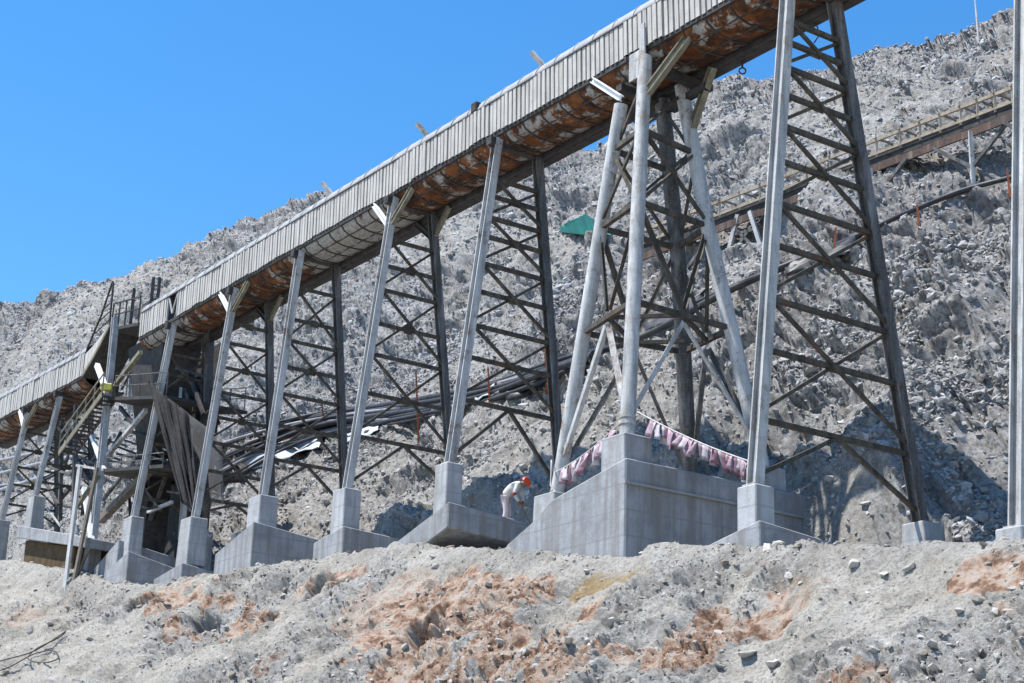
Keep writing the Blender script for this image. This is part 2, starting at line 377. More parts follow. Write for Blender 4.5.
    d = hz * hd * fade + bk * bd + (1 - hz) * (1 - bk) * tv
    k = np.maximum(hz, bk) * .60; nz = np.sqrt(1 - k * k)
    PX = X - WX * k * d; PY = Y - WY * k * d; PZ = z + nz * d
    # colour zones (what the ground is made of)
    u = (t, w)
    och = np.zeros_like(t); yel = np.zeros_like(t)
    for (pu, pv, rad, amt) in OCH:
        a = at_w(pu, pv, -3.2 if pv < 620 else -4.6); och += amt * np.exp(-(((t - a[0]) / (rad * 1.5)) ** 2 + ((w - a[1]) / (rad * 1.1)) ** 2))
    och = och * (.75 + 1.6 * fbm(t * .9, w * 1.1, 121, 4, .6)) + .38 * sstep(.14, .40, fbm(t * .33 + 1, w * .5, 123, 4, .6))
    och = sstep(.22, .62, och) * bk
    for (pu, pv, rad, amt) in YEL:
        a = at_w(pu, pv, -2.6); yel += amt * np.exp(-(((t - a[0]) / (rad * 1.7)) ** 2 + ((w - a[1]) / rad) ** 2))
    yel = sstep(.3, .7, yel * (.8 + 1.6 * fbm(t * 1.7, w * 1.9, 131, 4, .6))) * bk
    soil = np.clip(bk * (1 - .55 * bm) + (1 - hz) * (1 - bk) * .7 + .35 * hz * (1 - rough), 0, 1)
    return PX, PY, PZ, soil, och, yel, t, w, q, bm
OCH = [(310, 590, .6, 1.2), (250, 640, .9, 1.1), (200, 660, .8, 1.0), (340, 600, .6, .8), (150, 640, .6, .6), (520, 590, .6, 1.2), (560, 640, .9, .8), (420, 665, 1.0, .8), (1010, 590, .9, .9), (1000, 560, .5, .8), (690, 650, .8, .7), (500, 660, .9, .8), (870, 660, .6, .5)]
YEL = [(545, 580, .35, .6), (610, 575, .5, 1.0), (650, 566, .4, 1.0), (760, 580, .4, .7), (590, 600, .4, .8), (700, 600, .3, .5)]

def build_terrain():
    NC, NR = 1320, 1400
    A = np.linspace((-400 - 512) / 1640., (1430 - 512) / 1640., NC)
    ds = np.concatenate([np.linspace(4, 26, 60, endpoint=False), np.linspace(26, 140, 900, endpoint=False), np.linspace(140, 330, 160)])
    ca = 1 / np.sqrt(1 + A * A)
    X = ds[None, :] * (A * ca)[:, None]; Y = ds[None, :] * ca[:, None]
    z, t, w, q, crest, Rr = base_height(X, Y)
    el = z / Rr; run = np.maximum.accumulate(el, axis=1)
    vis = (el >= run - .012) & (el > .10)
    del_ = np.abs(np.gradient(el, axis=1)) * 1700
    dd = np.gradient(ds)[None, :]
    wt = np.where(vis, del_ + dd * 3.0, dd * 1.2); wt = np.where(q > 1.03, dd * .9, wt); wt = np.where(ds[None, :] < 22, dd * .5, wt)
    cum = np.cumsum(wt, axis=1); cum = (cum - cum[:, :1]) / (cum[:, -1:] - cum[:, :1])
    # average the row layout over neighbouring columns so rows stay continuous
    g = np.linspace(0, 1, NR); rows = np.array([np.interp(g, cum[i], ds) for i in range(NC)])
    ker = np.ones(9) / 9; pad = np.pad(rows, ((4, 4), (0, 0)), mode='edge')
    rows = sum(pad[i:i + NC] for i in range(9)) / 9
    X = rows * (A * ca)[:, None]; Y = rows * ca[:, None]
    X0, Y0 = X, Y; X, Y, Z, soil, och, yel, t, w, q, bm = height(X0, Y0)
    area = (np.gradient(rows, axis=1) * rows)
    me = bpy.data.meshes.new('ground')
    co = np.stack([X, Y, Z], -1).reshape(-1, 3).astype(np.float32)
    i = np.arange(NC - 1)[:, None] * NR + np.arange(NR - 1)[None, :]
    fc = np.stack([i, i + NR, i + NR + 1, i + 1], -1).reshape(-1, 4)
    me.vertices.add(len(co)); me.vertices.foreach_set('co', co.ravel())
    me.loops.add(fc.size); me.loops.foreach_set('vertex_index', fc.ravel().astype(np.int32))
    me.polygons.add(len(fc)); me.polygons.foreach_set('loop_start', (np.arange(len(fc)) * 4).astype(np.int32))
    me.polygons.foreach_set('use_smooth', np.ones(len(fc), bool))
    for nm, vv in (('soil', soil), ('ochre', och), ('yellow', yel)):
        a = me.attributes.new(nm, 'FLOAT', 'POINT'); a.data.foreach_set('value', vv.astype(np.float32).ravel())
    me.materials.append(M['terrain']); me.update(calc_edges=True)
    o = bpy.data.objects.new('ground', me); col.objects.link(o); tag(o, kind='structure', label='grey rocky mine hillside and dusty foreground bank')
    dpt = Y * FW.y + Z * FW.z
    U_ = IW / 2 + F * (X * RT.x + Y * RT.y + Z * RT.z) / dpt; V_ = IH / 2 - F * (X * UP.x + Y * UP.y + Z * UP.z) / dpt
    return tuple(a.ravel() for a in (X, Y, Z, U_, V_, dpt, t, w, q, bm, area))
GX, GY, GZ, GU, GV, GD, GT, GW, GQ, GB, GA = build_terrain()
# the ground carried on to the horizon behind the hill and behind the camera
b = MB(); b.add([(-3000, -3000, -4), (3000, -3000, -4), (3000, 3000, -4), (-3000, 3000, -4)], [(0, 1, 2, 3)])
tag(b.build('plain', mat_plain('dusty plain', (.36, .34, .31), .2, .02, .95)), kind='structure')

def gz(t, w):
    p = V(t, w, 0); m = np.abs(GX - p.x) + np.abs(GY - p.y); return float(GZ[int(np.argmin(m))])
def hit(u, v, lift=0.0, past=4.5):
    """where the line of sight meets the ground beyond w = past"""
    m = np.where((np.abs(GU - u) < 3) & (np.abs(GV - v) < 3) & (GW > past))[0]
    if len(m) == 0: m = np.where((np.abs(GU - u) < 25) & (GW > past))[0]; i = m[int(np.argmin(np.abs(GV[m] - v)))]
    else: i = m[int(np.argmin(GD[m]))]
    return Vector((float(GX[i]), float(GY[i]), float(GZ[i]) + lift))

# ------------------------------------------------------------------ loose rock
ICO_V = []; ICO_F = []
_p = (1 + 5 ** .5) / 2
for a_, b_ in ((-1, _p), (1, _p), (-1, -_p), (1, -_p)): ICO_V.append((a_, b_, 0))
for a_, b_ in ((-1, _p), (1, _p), (-1, -_p), (1, -_p)): ICO_V.append((0, a_, b_))
for a_, b_ in ((-1, _p), (1, _p), (-1, -_p), (1, -_p)): ICO_V.append((b_, 0, a_))
ICO_V = np.array(ICO_V) / math.hypot(1, _p)
ICO_F = np.array([(0, 11, 5), (0, 5, 1), (0, 1, 7), (0, 7, 10), (0, 10, 11), (1, 5, 9), (5, 11, 4), (11, 10, 2), (10, 7, 6), (7, 1, 8), (3, 9, 4), (3, 4, 2), (3, 2, 6), (3, 6, 8), (3, 8, 9), (4, 9, 5), (2, 4, 11), (6, 2, 10), (8, 6, 7), (9, 8, 1)])
def rock_cloud(name, i, S, mat, label, sink=.3):
    n = len(i); X, Y, Z = GX[i], GY[i], GZ[i]
    q = rng.normal(size=(n, 4)); q /= np.linalg.norm(q, axis=1, keepdims=True); a, b, c, d = q.T
    Rm = np.stack([np.stack([1 - 2 * (c * c + d * d), 2 * (b * c - a * d), 2 * (b * d + a * c)], -1),
                   np.stack([2 * (b * c + a * d), 1 - 2 * (b * b + d * d), 2 * (c * d - a * b)], -1),
                   np.stack([2 * (b * d - a * c), 2 * (c * d + a * b), 1 - 2 * (b * b + c * c)], -1)], 1)
    v = ICO_V[None] * rng.uniform(.55, 1.25, (n, 12, 1)); v = v * rng.uniform(.55, 1.15, (n, 1, 3)) * np.array([1.2, 1.0, .62]); v = np.einsum('nij,nkj->nki', Rm, v)
    v[..., 2] *= .75
    v = v * S[:, None, None] * .5; v[..., 0] += X[:, None]; v[..., 1] += Y[:, None]; v[..., 2] += (Z + S * (.5 - sink) * .5)[:, None]
    fc = (ICO_F[None] + (np.arange(n) * 12)[:, None, None]).reshape(-1, 3)
    me = bpy.data.meshes.new(name); me.vertices.add(n * 12); me.vertices.foreach_set('co', v.astype(np.float32).ravel())
    me.loops.add(fc.size); me.loops.foreach_set('vertex_index', fc.ravel().astype(np.int32))
    me.polygons.add(len(fc)); me.polygons.foreach_set('loop_start', (np.arange(len(fc)) * 3).astype(np.int32))
    me.polygons.foreach_set('use_smooth', np.zeros(len(fc), bool))
    at = me.attributes.new('tone', 'FLOAT', 'POINT'); at.data.foreach_set('value', np.repeat(rng.beta(2, 2, n), 12).astype(np.float32))
    me.materials.append(M[mat]); me.update(calc_edges=True)
    o = bpy.data.objects.new(name, me); col.objects.link(o); tag(o, label, kind='stuff'); return o
def pick(wt, n):
    wt = np.maximum(wt, 0); c = np.cumsum(wt); return np.unique(np.searchsorted(c, rng.uniform(0, c[-1], n)))
def hill_rocks():
    cl = sstep(-.12, .22, fbm(GT * .16, GW * .26, 211, 4, .6)); cl2 = sstep(-.08, .18, fbm(GT * .6, GW * .8, 217, 3, .6))
    i = pick(np.where((GW > 3.6) & (GQ < 1.05) & (GU > -250) & (GU < 1280), GA * (.16 + cl * cl2) * np.where(GQ < .35, 2.6, 1), 0), 140000)
    S = np.clip(.115 * (1 - rng.uniform(0, 1, len(i))) ** -.33, .115, .45) * np.where(GQ[i] > .5, 1.25, 1)
    rock_cloud('scree', i, S, 'scree', 'loose grey rock fragments lying all over the hillside', .5)
def bank_rocks():
    i = pick(np.where((GW < 3.5) & (GW > -8) & (GU > -250) & (GU < 1280), GA * (.14 + GB), 0), 60000)
    S = np.clip(.045 * (1 - rng.uniform(0, 1, len(i))) ** -.40, .045, .27)
    rock_cloud('rubble', i, S, 'stone', 'small stones and clods strewn over the dusty foreground bank', .4)
hill_rocks(); bank_rocks()

# ------------------------------------------------------------------ concrete footings
def footing(label, at0, name='concrete_footing'):
    return empty(name, at0, label, 'footing', 'concrete footings under the trestles')
def pedestal(root, t, w, z0, z1, wd, dp, mat='pale_concrete', taper=.0, label=None):
    a = wd / 2; b = dp / 2; q = [(-a, -b), (-a, b), (a, b), (a, -b)]; k = 1 - taper
    m = MB().hexa([V(t + i, w + j, z0) for i, j in q], [V(t + i * k, w + j * k, z1) for i, j in q])
    o = bevel(m.build('pedestal', mat, root), .025); 
    if label: o['label'] = label
    return o
def slab(root, t0, t1, w0, w1, tops, bots, mat='concrete', name='slab'):
    """corners in order (t0,w0) (t0,w1) (t1,w1) (t1,w0), heights given per corner"""
    q = [(t0, w0), (t0, w1), (t1, w1), (t1, w0)]
    m = MB().hexa([V(a, b, z) for (a, b), z in zip(q, bots)], [V(a, b, z) for (a, b), z in zip(q, tops)])
    return bevel(m.build(name, mat, root), .03)

# four-legged tower block: stepped along t
f2 = footing('huge grey concrete block with sloping shoulder under the four legged round column tower', V(1, 1.4, 7.2))
m = MB()
prof = [(-1.65, 9.95), (1.3, 9.42), (2.1, 9.0), (3.3, 8.55)]
vs = [V(t, -1.6, 6.6) for t, z in prof] + [V(t, -1.6, z) for t, z in prof] + [V(t, 4.5, 6.6) for t, z in prof] + [V(t, 4.5, z + .0) for t, z in prof]
n = 4; fs = [(0, 4, 7, 3), ]
fs = []
for i in range(3):
    fs += [(i, n + i, n + i + 1, i + 1), (2 * n + i, 2 * n + i + 1, 3 * n + i + 1, 3 * n + i), (n + i, 3 * n + i, 3 * n + i + 1, n + i + 1), (i, i + 1, 2 * n + i + 1, 2 * n + i)]
fs += [(0, 2 * n, 3 * n, n), (3, n + 3, 3 * n + 3, 2 * n + 3)]
m.add(vs, fs); bevel(m.build('block', 'concrete', f2), .04)
m = MB(); m.box(-1.72, -1.653, -1.66, 4.2, 9.30, 9.36); m.build('pour_lip', 'pale_concrete', f2)
pedestal(f2, -1.02, -1.08, 9.6, 10.62, .92, .86, 'pale_concrete', .0)
pedestal(f2, 2.95, -.25, 8.4, 9.98, .95, .95, 'pale_concrete', .04)
pedestal(f2, -1.7 + .55, 3.25, 9.5, 10.55, .8, .9, 'pale_concrete', .05)
pedestal(f2, 2.1, 3.6, 8.5, 10.4, .8, .8, 'concrete', .05)

f1 = footing('tall pedestal on a low stepped base in front of the huge concrete block', V(-5.8, -1.3, 7))
pedestal(f1, -5.79, -1.26, 6.7, 8.55, .62, .56, 'pale_concrete', .02)
slab(f1, -6.6, -4.6, -1.9, 1.6, [7.62, 7.3, 7.5, 7.25], [6.2] * 4)
f1b = footing('small tapered pedestal at the far leg of the nearest full tower on the right', V(-5.79, 3.9, 7))
pedestal(f1b, -5.79, 3.95, 7.0, 8.50, .80, .80, 'pale_concrete', .14)

f3 = footing('thick undercut slab with square pedestal beside the bending worker', V(7, 0, 9))
pedestal(f3, 6.95, -1.16, 9.9, 11.42, .66, .54, 'pale_concrete', .02)
slab(f3, 6.35, 9.6, -1.5, 4.6, [10.22, 9.75, 9.6, 9.35], [9.50, 9.15, 8.8, 8.6])
pedestal(f3, 6.95, 2.8, 9.6, 11.0, .8, .8, 'concrete', .05)
f4 = footing('slender pedestal rising from a low beam left of the undercut slab', V(12.8, 0, 9))
pedestal(f4, 13.05, -1.05, 9.5, 11.74, .8, .6, 'pale_concrete', .02)
slab(f4, 12.3, 14.2, -1.5, 4.0, [10.45, 10.15, 10.1, 10.2], [8.7] * 4)
pedestal(f4, 13.1, 2.85, 10.0, 12.1, .7, .7, 'concrete', .05)
f5 = footing('broad grey block with bright left end under the trestle third from the hanging netting', V(19.2, 0, 10))
pedestal(f5, 19.75, -.66, 11.2, 12.70, .95, .7, 'pale_concrete', .02)
slab(f5, 18.7, 21.6, -1.45, 3.6, [11.60, 11.05, 10.7, 10.9], [9.2, 9.2, 9.4, 9.3])
pedestal(f5, 19.8, 2.6, 10.8, 12.6, .7, .7, 'concrete', .05)
f6 = footing('tall slim pedestal on a squat base just right of the hanging netting', V(25, 0, 10))
pedestal(f6, 25.2, -.78, 11.0, 12.78, 1.0, .75, 'pale_concrete', .08)
slab(f6, 24.5, 27.0, -1.4, 2.3, [11.0, 10.5, 10.5, 10.7], [9.4] * 4)
pedestal(f6, 25.0, 1.1, 11.2, 12.5, .8, .55, 'concrete', .06)

# ------------------------------------------------------------------ trestle towers
LEG_UP = V(0, 1, 0) - V(0, 0, 0)
def tower(label, tt, near_base, far_base, levels, leg=.24, br=.115, knee=False, top_w=(.03, 1.50), mats=('steel', 'far'), extra=0.0, group='trestle towers carrying the conveyor', dk=None):
    (wn, zn), (wf, zf) = near_base, far_base
    ztop = (dk or deck)(tt) - .28
    deck_ = dk or deck
    root = empty('trestle_tower', V(tt, .75, min(zn, zf)), label, 'trestle', group)
    N = lambda z: V(tt, wn + (top_w[0] - wn) * (z - zn) / (ztop - zn), z)
    Fp = lambda z: V(tt, wf + (top_w[1] - wf) * (z - zf) / (ztop - zf), z)
    up = V(1, 0, 0) - V(0, 0, 0)
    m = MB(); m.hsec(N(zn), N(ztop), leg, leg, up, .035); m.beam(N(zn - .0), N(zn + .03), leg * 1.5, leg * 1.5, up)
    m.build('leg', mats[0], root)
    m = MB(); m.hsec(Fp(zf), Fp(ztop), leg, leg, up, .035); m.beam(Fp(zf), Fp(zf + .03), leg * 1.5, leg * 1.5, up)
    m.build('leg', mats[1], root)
    def inset(a, b, k): d = (b - a).normalized(); return a + d * k, b - d * k
    for i, z in enumerate(levels):
        a, b = inset(N(z), Fp(z), leg * .45); MB().beam(a, b, br, br).build('strut', 'brace', root)
    # bottom K brace, then X braces centred on every other strut
    mid = (N(levels[0]) + Fp(levels[0])) / 2 + Vector((0, 0, -.03)); off = (V(1, 0, 0) - V(0, 0, 0)) * (br * .55)
    a, b = inset(mid, N(zn + .25), .12); a = mid + off * .3; MB().beam(a, b, br * .8, br * .8).build('brace', 'brace', root)
    a, b = inset(mid, Fp(zf + .25), .12); a = mid - off * .3; MB().beam(a, b, br * .8, br * .8).build('brace', 'brace', root)
    i = 0
    while i + 2 < len(levels):
        lo, hi = levels[i], levels[i + 2]
        lo += (levels[i + 1] - lo) * .10
        a, b = inset(N(lo), Fp(hi), leg * .5); MB().beam(a + off, b + off, br * .72, br * .72).build('brace', 'brace', root)
        a, b = inset(Fp(lo), N(hi), leg * .5); MB().beam(a - off, b - off, br * .72, br * .72).build('brace', 'brace', root)
        i += 2
    MB().beam(N(ztop - .12) - LEG_UP * .3, Fp(ztop - .12) + LEG_UP * .3, .26, .24).build('cross_beam', 'dark', root)
    # gusset plates at the X centres
    for j in range(1, len(levels), 2):
        c = (N(levels[j]) + Fp(levels[j])) / 2; MB().beam(c - LEG_UP * .16, c + LEG_UP * .16, .02, .26).build('gusset_plate', 'brace', root)
    if knee:
        s_ = N(ztop - .95)
        t2 = tt + 1.25; MB().hsec(s_ + (V(.12, 0, 0) - V(0, 0, 0)), V(t2, -.02, deck_(t2) - .16), .13, .13, Vector((0, 0, 1)), .03).build('knee_brace', 'white', root)
        t2 = tt - 1.05; MB().hsec(s_ + (V(-.12, 0, 0) - V(0, 0, 0)), V(t2, .10, deck_(t2) - .2), .15, .15, Vector((0, 0, 1)), .04).build('knee_brace', 'olive', root)
        s_ = Fp(ztop - .95)
        t2 = tt - 1.05; MB().hsec(s_ + (V(-.12, 0, 0) - V(0, 0, 0)), V(t2, 1.55, deck_(t2) - .5), .13, .13, Vector((0, 0, 1)), .03).build('knee_brace', 'olive', root)
        t2 = tt + 1.05; MB().hsec(s_ + (V(.12, 0, 0) - V(0, 0, 0)), V(t2, 1.55, deck_(t2) - .5), .16, .16, Vector((0, 0, 1)), .03).build('knee_brace', 'dark', root)
    return root
def lv(tt, u, vs): return [at_t(u, v, tt)[2] for v in vs]
L1 = lv(-5.79, 772, [422, 351, 299, 244, 201, 158, 122, 90, 62, 36, 14])
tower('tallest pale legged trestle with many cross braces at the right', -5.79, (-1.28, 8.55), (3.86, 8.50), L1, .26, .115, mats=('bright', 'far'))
L3 = lv(6.95, 478, [403, 359, 326, 291, 262, 234, 214, 192, 174])
tower('dark and pale trestle standing on the undercut slab left of the worker', 6.95, (-1.14, 11.42), (2.76, 11.0), L3, .24, .115)
L4 = lv(13.09, 372, [439, 394, 354, 322, 287, 262, 235])
tower('trestle with white knee brace on the slender pedestal left of the undercut slab', 13.09, (-1.04, 11.74), (2.85, 12.1), L4, .23, .11, knee=True)
L5 = lv(19.79, 283, [461, 426, 394, 366, 339, 317, 284])
tower('plain trestle on the broad grey block with the bright left end', 19.79, (-.67, 12.70), (2.58, 12.6), L5, .24, .11)
L6 = [13.6, 14.7, 15.8, 16.8, 17.8, 18.8, 19.8, 20.6]
tower('trestle with white knee brace just right of the hanging netting', 25.21, (-.75, 12.78), (2.40, 12.5), L6, .24, .11, knee=True)
tower('trestle passing behind the hanging charcoal netting', 31.1, (-.80, 13.75), (2.2, 13.6), [14.6, 15.8, 16.9, 17.9, 18.9, 19.9, 20.8], .24, .105)

# nearest trestle, cut by the right edge of the picture
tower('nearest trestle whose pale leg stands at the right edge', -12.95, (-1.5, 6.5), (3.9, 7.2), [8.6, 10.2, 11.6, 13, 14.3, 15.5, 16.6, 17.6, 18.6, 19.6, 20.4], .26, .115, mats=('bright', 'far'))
f0 = footing('low footing under the nearest pale leg at the right edge', V(-12.95, 0, 6)); pedestal(f0, -12.95, -1.5, 5.0, 6.5, .6, .6); pedestal(f0, -12.95, 3.9, 5.5, 7.2, .8, .8)

# four-legged tower with round columns
def quad_tower():
    root = empty('column_tower', V(1, 1, 9.9), 'four legged tower of round columns and ring struts on the huge concrete block', 'tower')
    B = [V(-.30, -.05, 21.55), V(-1.02, -1.08, 10.62)]
    A_ = [V(*at_w(621, 105, .0)), V(2.95, -.28, 9.98)]
    C_ = [V(.1, 1.55, 21.35), V(-.42, 2.05, 17.1), V(-1.15, 3.25, 10.5)]
    D_ = [V(1.0, 1.6, 21.3), V(1.35, 2.5, 16.8), V(2.1, 3.6, 10.35)]
    def at(L, z):
        for p, q in zip(L, L[1:]):
            if q.z <= z <= p.z: return q + (p - q) * ((z - q.z) / (p.z - q.z))
        return L[0] if z > L[0].z else L[-1]
    legs = [A_, B, C_, D_]
    o = MB().tube([B[1], B[0]], .19, 16).build('leg', 'bright', root)
    m = MB(); p = at(B, 10.95); m.tube([p, at(B, 11.02)], .215, 16); m.tube([at(B, 11.12), at(B, 11.18)], .21, 16); m.build('clamp_ring', 'bright', o)
    MB().tube([A_[1], A_[0]], .19, 16).build('leg', 'steel', root)
    MB().tube([C_[2], C_[1], C_[0]], .20, 16).build('leg', 'steel', root)
    MB().tube([D_[2], D_[1], D_[0]], .22, 16).build('leg', 'far', root)
    zs = [12.2 + .0, 14.3, 17.15, 19.2]
    def bar(p, q, r, mat='brace'):
        d = (q - p).normalized(); MB().beam(p + d * .12, q - d * .12, r, r).build('strut', mat, root)
    for z in (14.3, 17.15, 19.3):
        P = [at(L, z) for L in legs]
        for a, b in ((0, 1), (1, 2), (2, 3), (3, 0)): bar(P[a], P[b], .13)
    # lower K bracing on each face, from the ring's mid-points to the leg feet
    P = [at(L, 14.3) for L in legs]; Q = [L[-1] + Vector((0, 0, .5)) for L in legs]; U2 = [at(L, 17.15) for L in legs]; U3 = [at(L, 19.3) for L in legs]; U4 = [at(L, 21.1) for L in legs]
    for a, b in ((0, 1), (1, 2), (2, 3), (3, 0)):
        mid = (P[a] + P[b]) / 2 + Vector((0, 0, -.12)); mt = 'steel' if a < 2 else 'far'
        for q in (Q[a], Q[b]):
            d = (q - mid).normalized(); MB().angle(mid + d * .1, q - d * .1, .125).build('brace', mt, root)
        mu = (P[a] + P[b]) / 2 + Vector((0, 0, .12))
        for q in (U2[a], U2[b]):
            d = (q - mu).normalized(); MB().angle(mu + d * .1, q - d * .15, .11).build('brace', 'brace', root)
        for p, q in ((U2[a], U3[b]), (U2[b], U3[a]), (U3[a], U4[b])):
            d = (q - p).normalized(); sd_ = d.cross(Vector((0, 0, 1))).normalized() * (.06 if q is U3[b] else -.06)
            MB().beam(p + d * .2 + sd_, q - d * .2 + sd_, .075, .075).build('brace', 'brace', root)
    mids = [(P[a] + P[b]) / 2 for a, b in ((0, 1), (1, 2), (2, 3), (3, 0))]
    for i in range(4): bar(mids[i], mids[(i + 1) % 4], .10)
    MB().beam(V(-.35, .0, 21.28), V(-.35, 2.2, 21.28), .24, .2).build('cross_beam', 'dark', root)
    MB().beam(V(1.05, .1, 21.22), V(1.05, 2.2, 21.22), .24, .2).build('cross_beam', 'dark', root)
    MB().beam(V(-.9, 1.6, 20.95), V(1.9, 1.6, 20.95), .2, .2).build('cross_beam', 'dark', root)
    # head plate where the columns meet the gallery
    m = MB(); m.beam(V(-.32, -.14, 21.2), V(-.25, -.14, 22.55), .22, .05, V(0, 1, 0) - V(0, 0, 0)); m.beam(V(.02, -.135, 21.0), V(.02, -.135, 21.8), .5, .05, V(0, 1, 0) - V(0, 0, 0)); m.build('head_plate', 'steel', root)
    MB().hsec(at(A_, 20.6) + Vector((0, 0, .2)), V(2.05, -.05, deck(2) - .18), .14, .14, Vector((0, 0, 1)), .03).build('knee_brace', 'white', root)
    MB().hsec(at(B, 20.3), V(-1.75, .25, deck(-1.7) - .25), .19, .19, Vector((0, 0, 1)), .04).build('knee_brace', 'olive', root)
    MB().hsec(at(C_, 19.9), V(-1.15, 1.6, deck(-1.1) - .5), .18, .18, Vector((0, 0, 1)), .03).build('knee_brace', 'olive', root)
quad_tower()

# ------------------------------------------------------------------ covered conveyor galleries
ARCH = [(-.03, 1.05), (-.015, 1.17), (.05, 1.31), (.17, 1.45), (.42, 1.60), (.8, 1.68), (1.2, 1.60), (1.45, 1.45), (1.57, 1.31), (1.62, 1.17), (1.63, 1.05)]
BELLY = [(.04, -.10), (.16, -.28), (.38, -.40), (.65, -.46), (.92, -.47), (1.2, -.46), (1.5, -.42)]
def gallery(label, path, gaps=(), grey=None, group=None, cladding_mat='clad'):
    """path: list of (t, z of the lower near edge)"""
    T0, T1 = path[0][0], path[-1][0]; pt = np.array(path)
    zf = lambda t: float(np.interp(t, pt[:, 0], pt[:, 1]))
    root = empty('conveyor_gallery', V(T0, .8, zf(T0)), label, 'conveyor')
    # ribbed side, near
    m = MB(); PITCHR = .215; tcur = T0; gi = lambda t: any(a <= t <= b for a, b in gaps); pts = []
    i = 0; rc = random.Random(21); sheet_off = sheet_lo = 0
    while tcur < T1 - .01:
        wob = .008 * math.sin(i * 2.3); i += 1
        if i % 4 == 1: sheet_off = rc.uniform(-.022, .022); sheet_lo = rc.uniform(-.05, .02)
        jw = rc.uniform(-.018, .018)
        for f0, dpt in ((0, -.05), (.150 + jw, -.05), (.160 + jw, .05), (.204, .05)):
            if tcur + f0 < T1: pts.append((tcur + f0, dpt + wob + sheet_off, sheet_lo))
        tcur += PITCHR
    seg = []
    lean = .05
    for (a, da, la), (b_, db, lb_) in zip(pts, pts[1:]):
        if gi((a + b_) / 2): continue
        jz = .012 * math.sin(a * 5.1) + la
        m.add([V(a, da, zf(a) - .02 + jz), V(b_, db, zf(b_) - .02 + jz), V(b_ + lean, db, zf(b_) + 1.06), V(a + lean, da, zf(a) + 1.06)], [(3, 2, 1, 0)])
    thicken(m.build('side_cladding', cladding_mat, root), .006)
    m = MB(); 
    kk = [p for p in sorted(set([T0, T1] + [x for g in gaps for x in g] + [p[0] for p in path]))]
    for a, b_ in zip(kk, kk[1:]):
        m.add([V(a, 1.62, zf(a) - .05), V(b_, 1.62, zf(b_) - .05), V(b_, 1.62, zf(b_) + 1.06), V(a, 1.62, zf(a) + 1.06)], [(0, 1, 2, 3)])
    thicken(m.build('back_cladding', cladding_mat, root), .03)
    # arched roof with ring seams
    nst = max(2, int((T1 - T0) / .93)); st = [T0 + (T1 - T0) * i / nst for i in range(nst + 1)]; g = []
    for t in st:
        e = .02 * (hash((round(t, 2), 3)) % 100 / 100 - .5)
        g.append([V(t, w, zf(t) + z + e * (1 if 0 < i < 10 else 0)) for i, (w, z) in enumerate(ARCH)])
    thicken(MB().sheet(g).build('roof', 'roof', root), .012)
    m = MB()
    for t in st: m.tube([V(t, w - .012 if w < .8 else w + .012, zf(t) + z + .014) for w, z in ARCH], .016, 5, False)
    m.build('roof_seams', 'roof', root)
    m = MB()
    for (a, za), (b_, zb) in zip(path, path[1:]):
        m.beam(V(a, .03, za - .09), V(b_, .03, zb - .09), .07, .14); m.beam(V(a, -.043, za + 1.06), V(b_, -.062, zb + 1.06), .035, .035)
    m.build('edge_girder', 'dark', root)
    m = MB()
    for (a, za), (b_, zb) in zip(path, path[1:]): m.beam(V(a, 1.68, za - .36), V(b_, 1.68, zb - .36), .16, .34); m.beam(V(a, 1.9, za - .52), V(b_, 1.9, zb - .52), .3, .06)
    m.build('far_girder', 'dark', root)
    # sagging rusty belly sheets, one panel per rib
    g = []; pale = []; nb = max(2, int((T1 - T0) / .46)); sb = [T0 + (T1 - T0) * i / nb for i in range(nb + 1)]
    for i, t in enumerate(sb):
        sag = -.05 * (i % 2)
        g.append([V(t, w, zf(t) + z + (sag if 0 < j < 6 else 0)) for j, (w, z) in enumerate(BELLY)])
        ba = (.5 if grey and any(a <= t <= b_ for a, b_ in grey) else 0)
        pr = random.Random(int(i // 2)); base = pr.random() * .36
        for j in range(7): pale.append(ba + base * (1.1 if j in (1, 2) else .55) + .25 * (random.random() - .5))
    thicken(MB().sheet(g).build('belly_sheet', 'belly', root, {'pale': pale}), .01)
    m = MB()
    for t in sb[::2]: m.tube([V(t, w, zf(t) + z - .02) for w, z in BELLY], .032, 5)
    for j in (2, 4): m.tube([V(t, BELLY[j][0], zf(t) + BELLY[j][1] - .03) for t in sb[::2]], .028, 5)
    m.build('belly_ribs', 'dark', root)
    # belt deck inside
    m = MB()
    for (a, za), (b_, zb) in zip(path, path[1:]): m.beam(V(a, .8, za - .02), V(b_, .8, zb - .02), 1.4, .05)
    m.build('deck', 'dark', root)
    return root, zf
main, mz = gallery('long ribbed pale covered conveyor with a rusty belly carried by the trestles', [(-16.5, deck(-16.5)), (34.76, deck(34.76))], gaps=[(30.7, 31.75)], grey=[(13.3, 20.5), (31, 34.7)])
m = MB(); a_, b_ = 30.7, 31.75
for t in (a_, b_): m.beam(V(t, -.02, deck(t)), V(t, -.02, deck(t) + 1.05), .07, .07, LEG_UP)
m.beam(V(a_ + .1, -.03, deck(31) + .95), V(b_ - .55, -.03, deck(31) + .2), .05, .05); m.beam(V(b_ - .55, -.03, deck(31) + .2), V(b_ - .1, -.03, deck(31) + 1.0), .05, .05)
m.build('hatch_frame', 'steel', main)
for (u, v) in ((331, 184), (427, 125), (543, 51)):
    tb = at_w(u + 3, v + 5, .35); m = MB(); p = V(tb[0], .30, deck(tb[0]) + 1.5)
    m.beam(p, p + Vector((-.40, 0, .46)), .14, .12, LEG_UP); m.build('bracket_post', 'steel', main)
tb = at_w(478, 108, .1); m = MB(); m.box(tb[0] - .16, tb[0] + .14, -.09, .22, deck(tb[0]) + 1.08, deck(tb[0]) + 1.42); bevel(m.build('junction_box', 'dark', main), .03)
tb = at_w(723, 66, 1.75); m = MB()
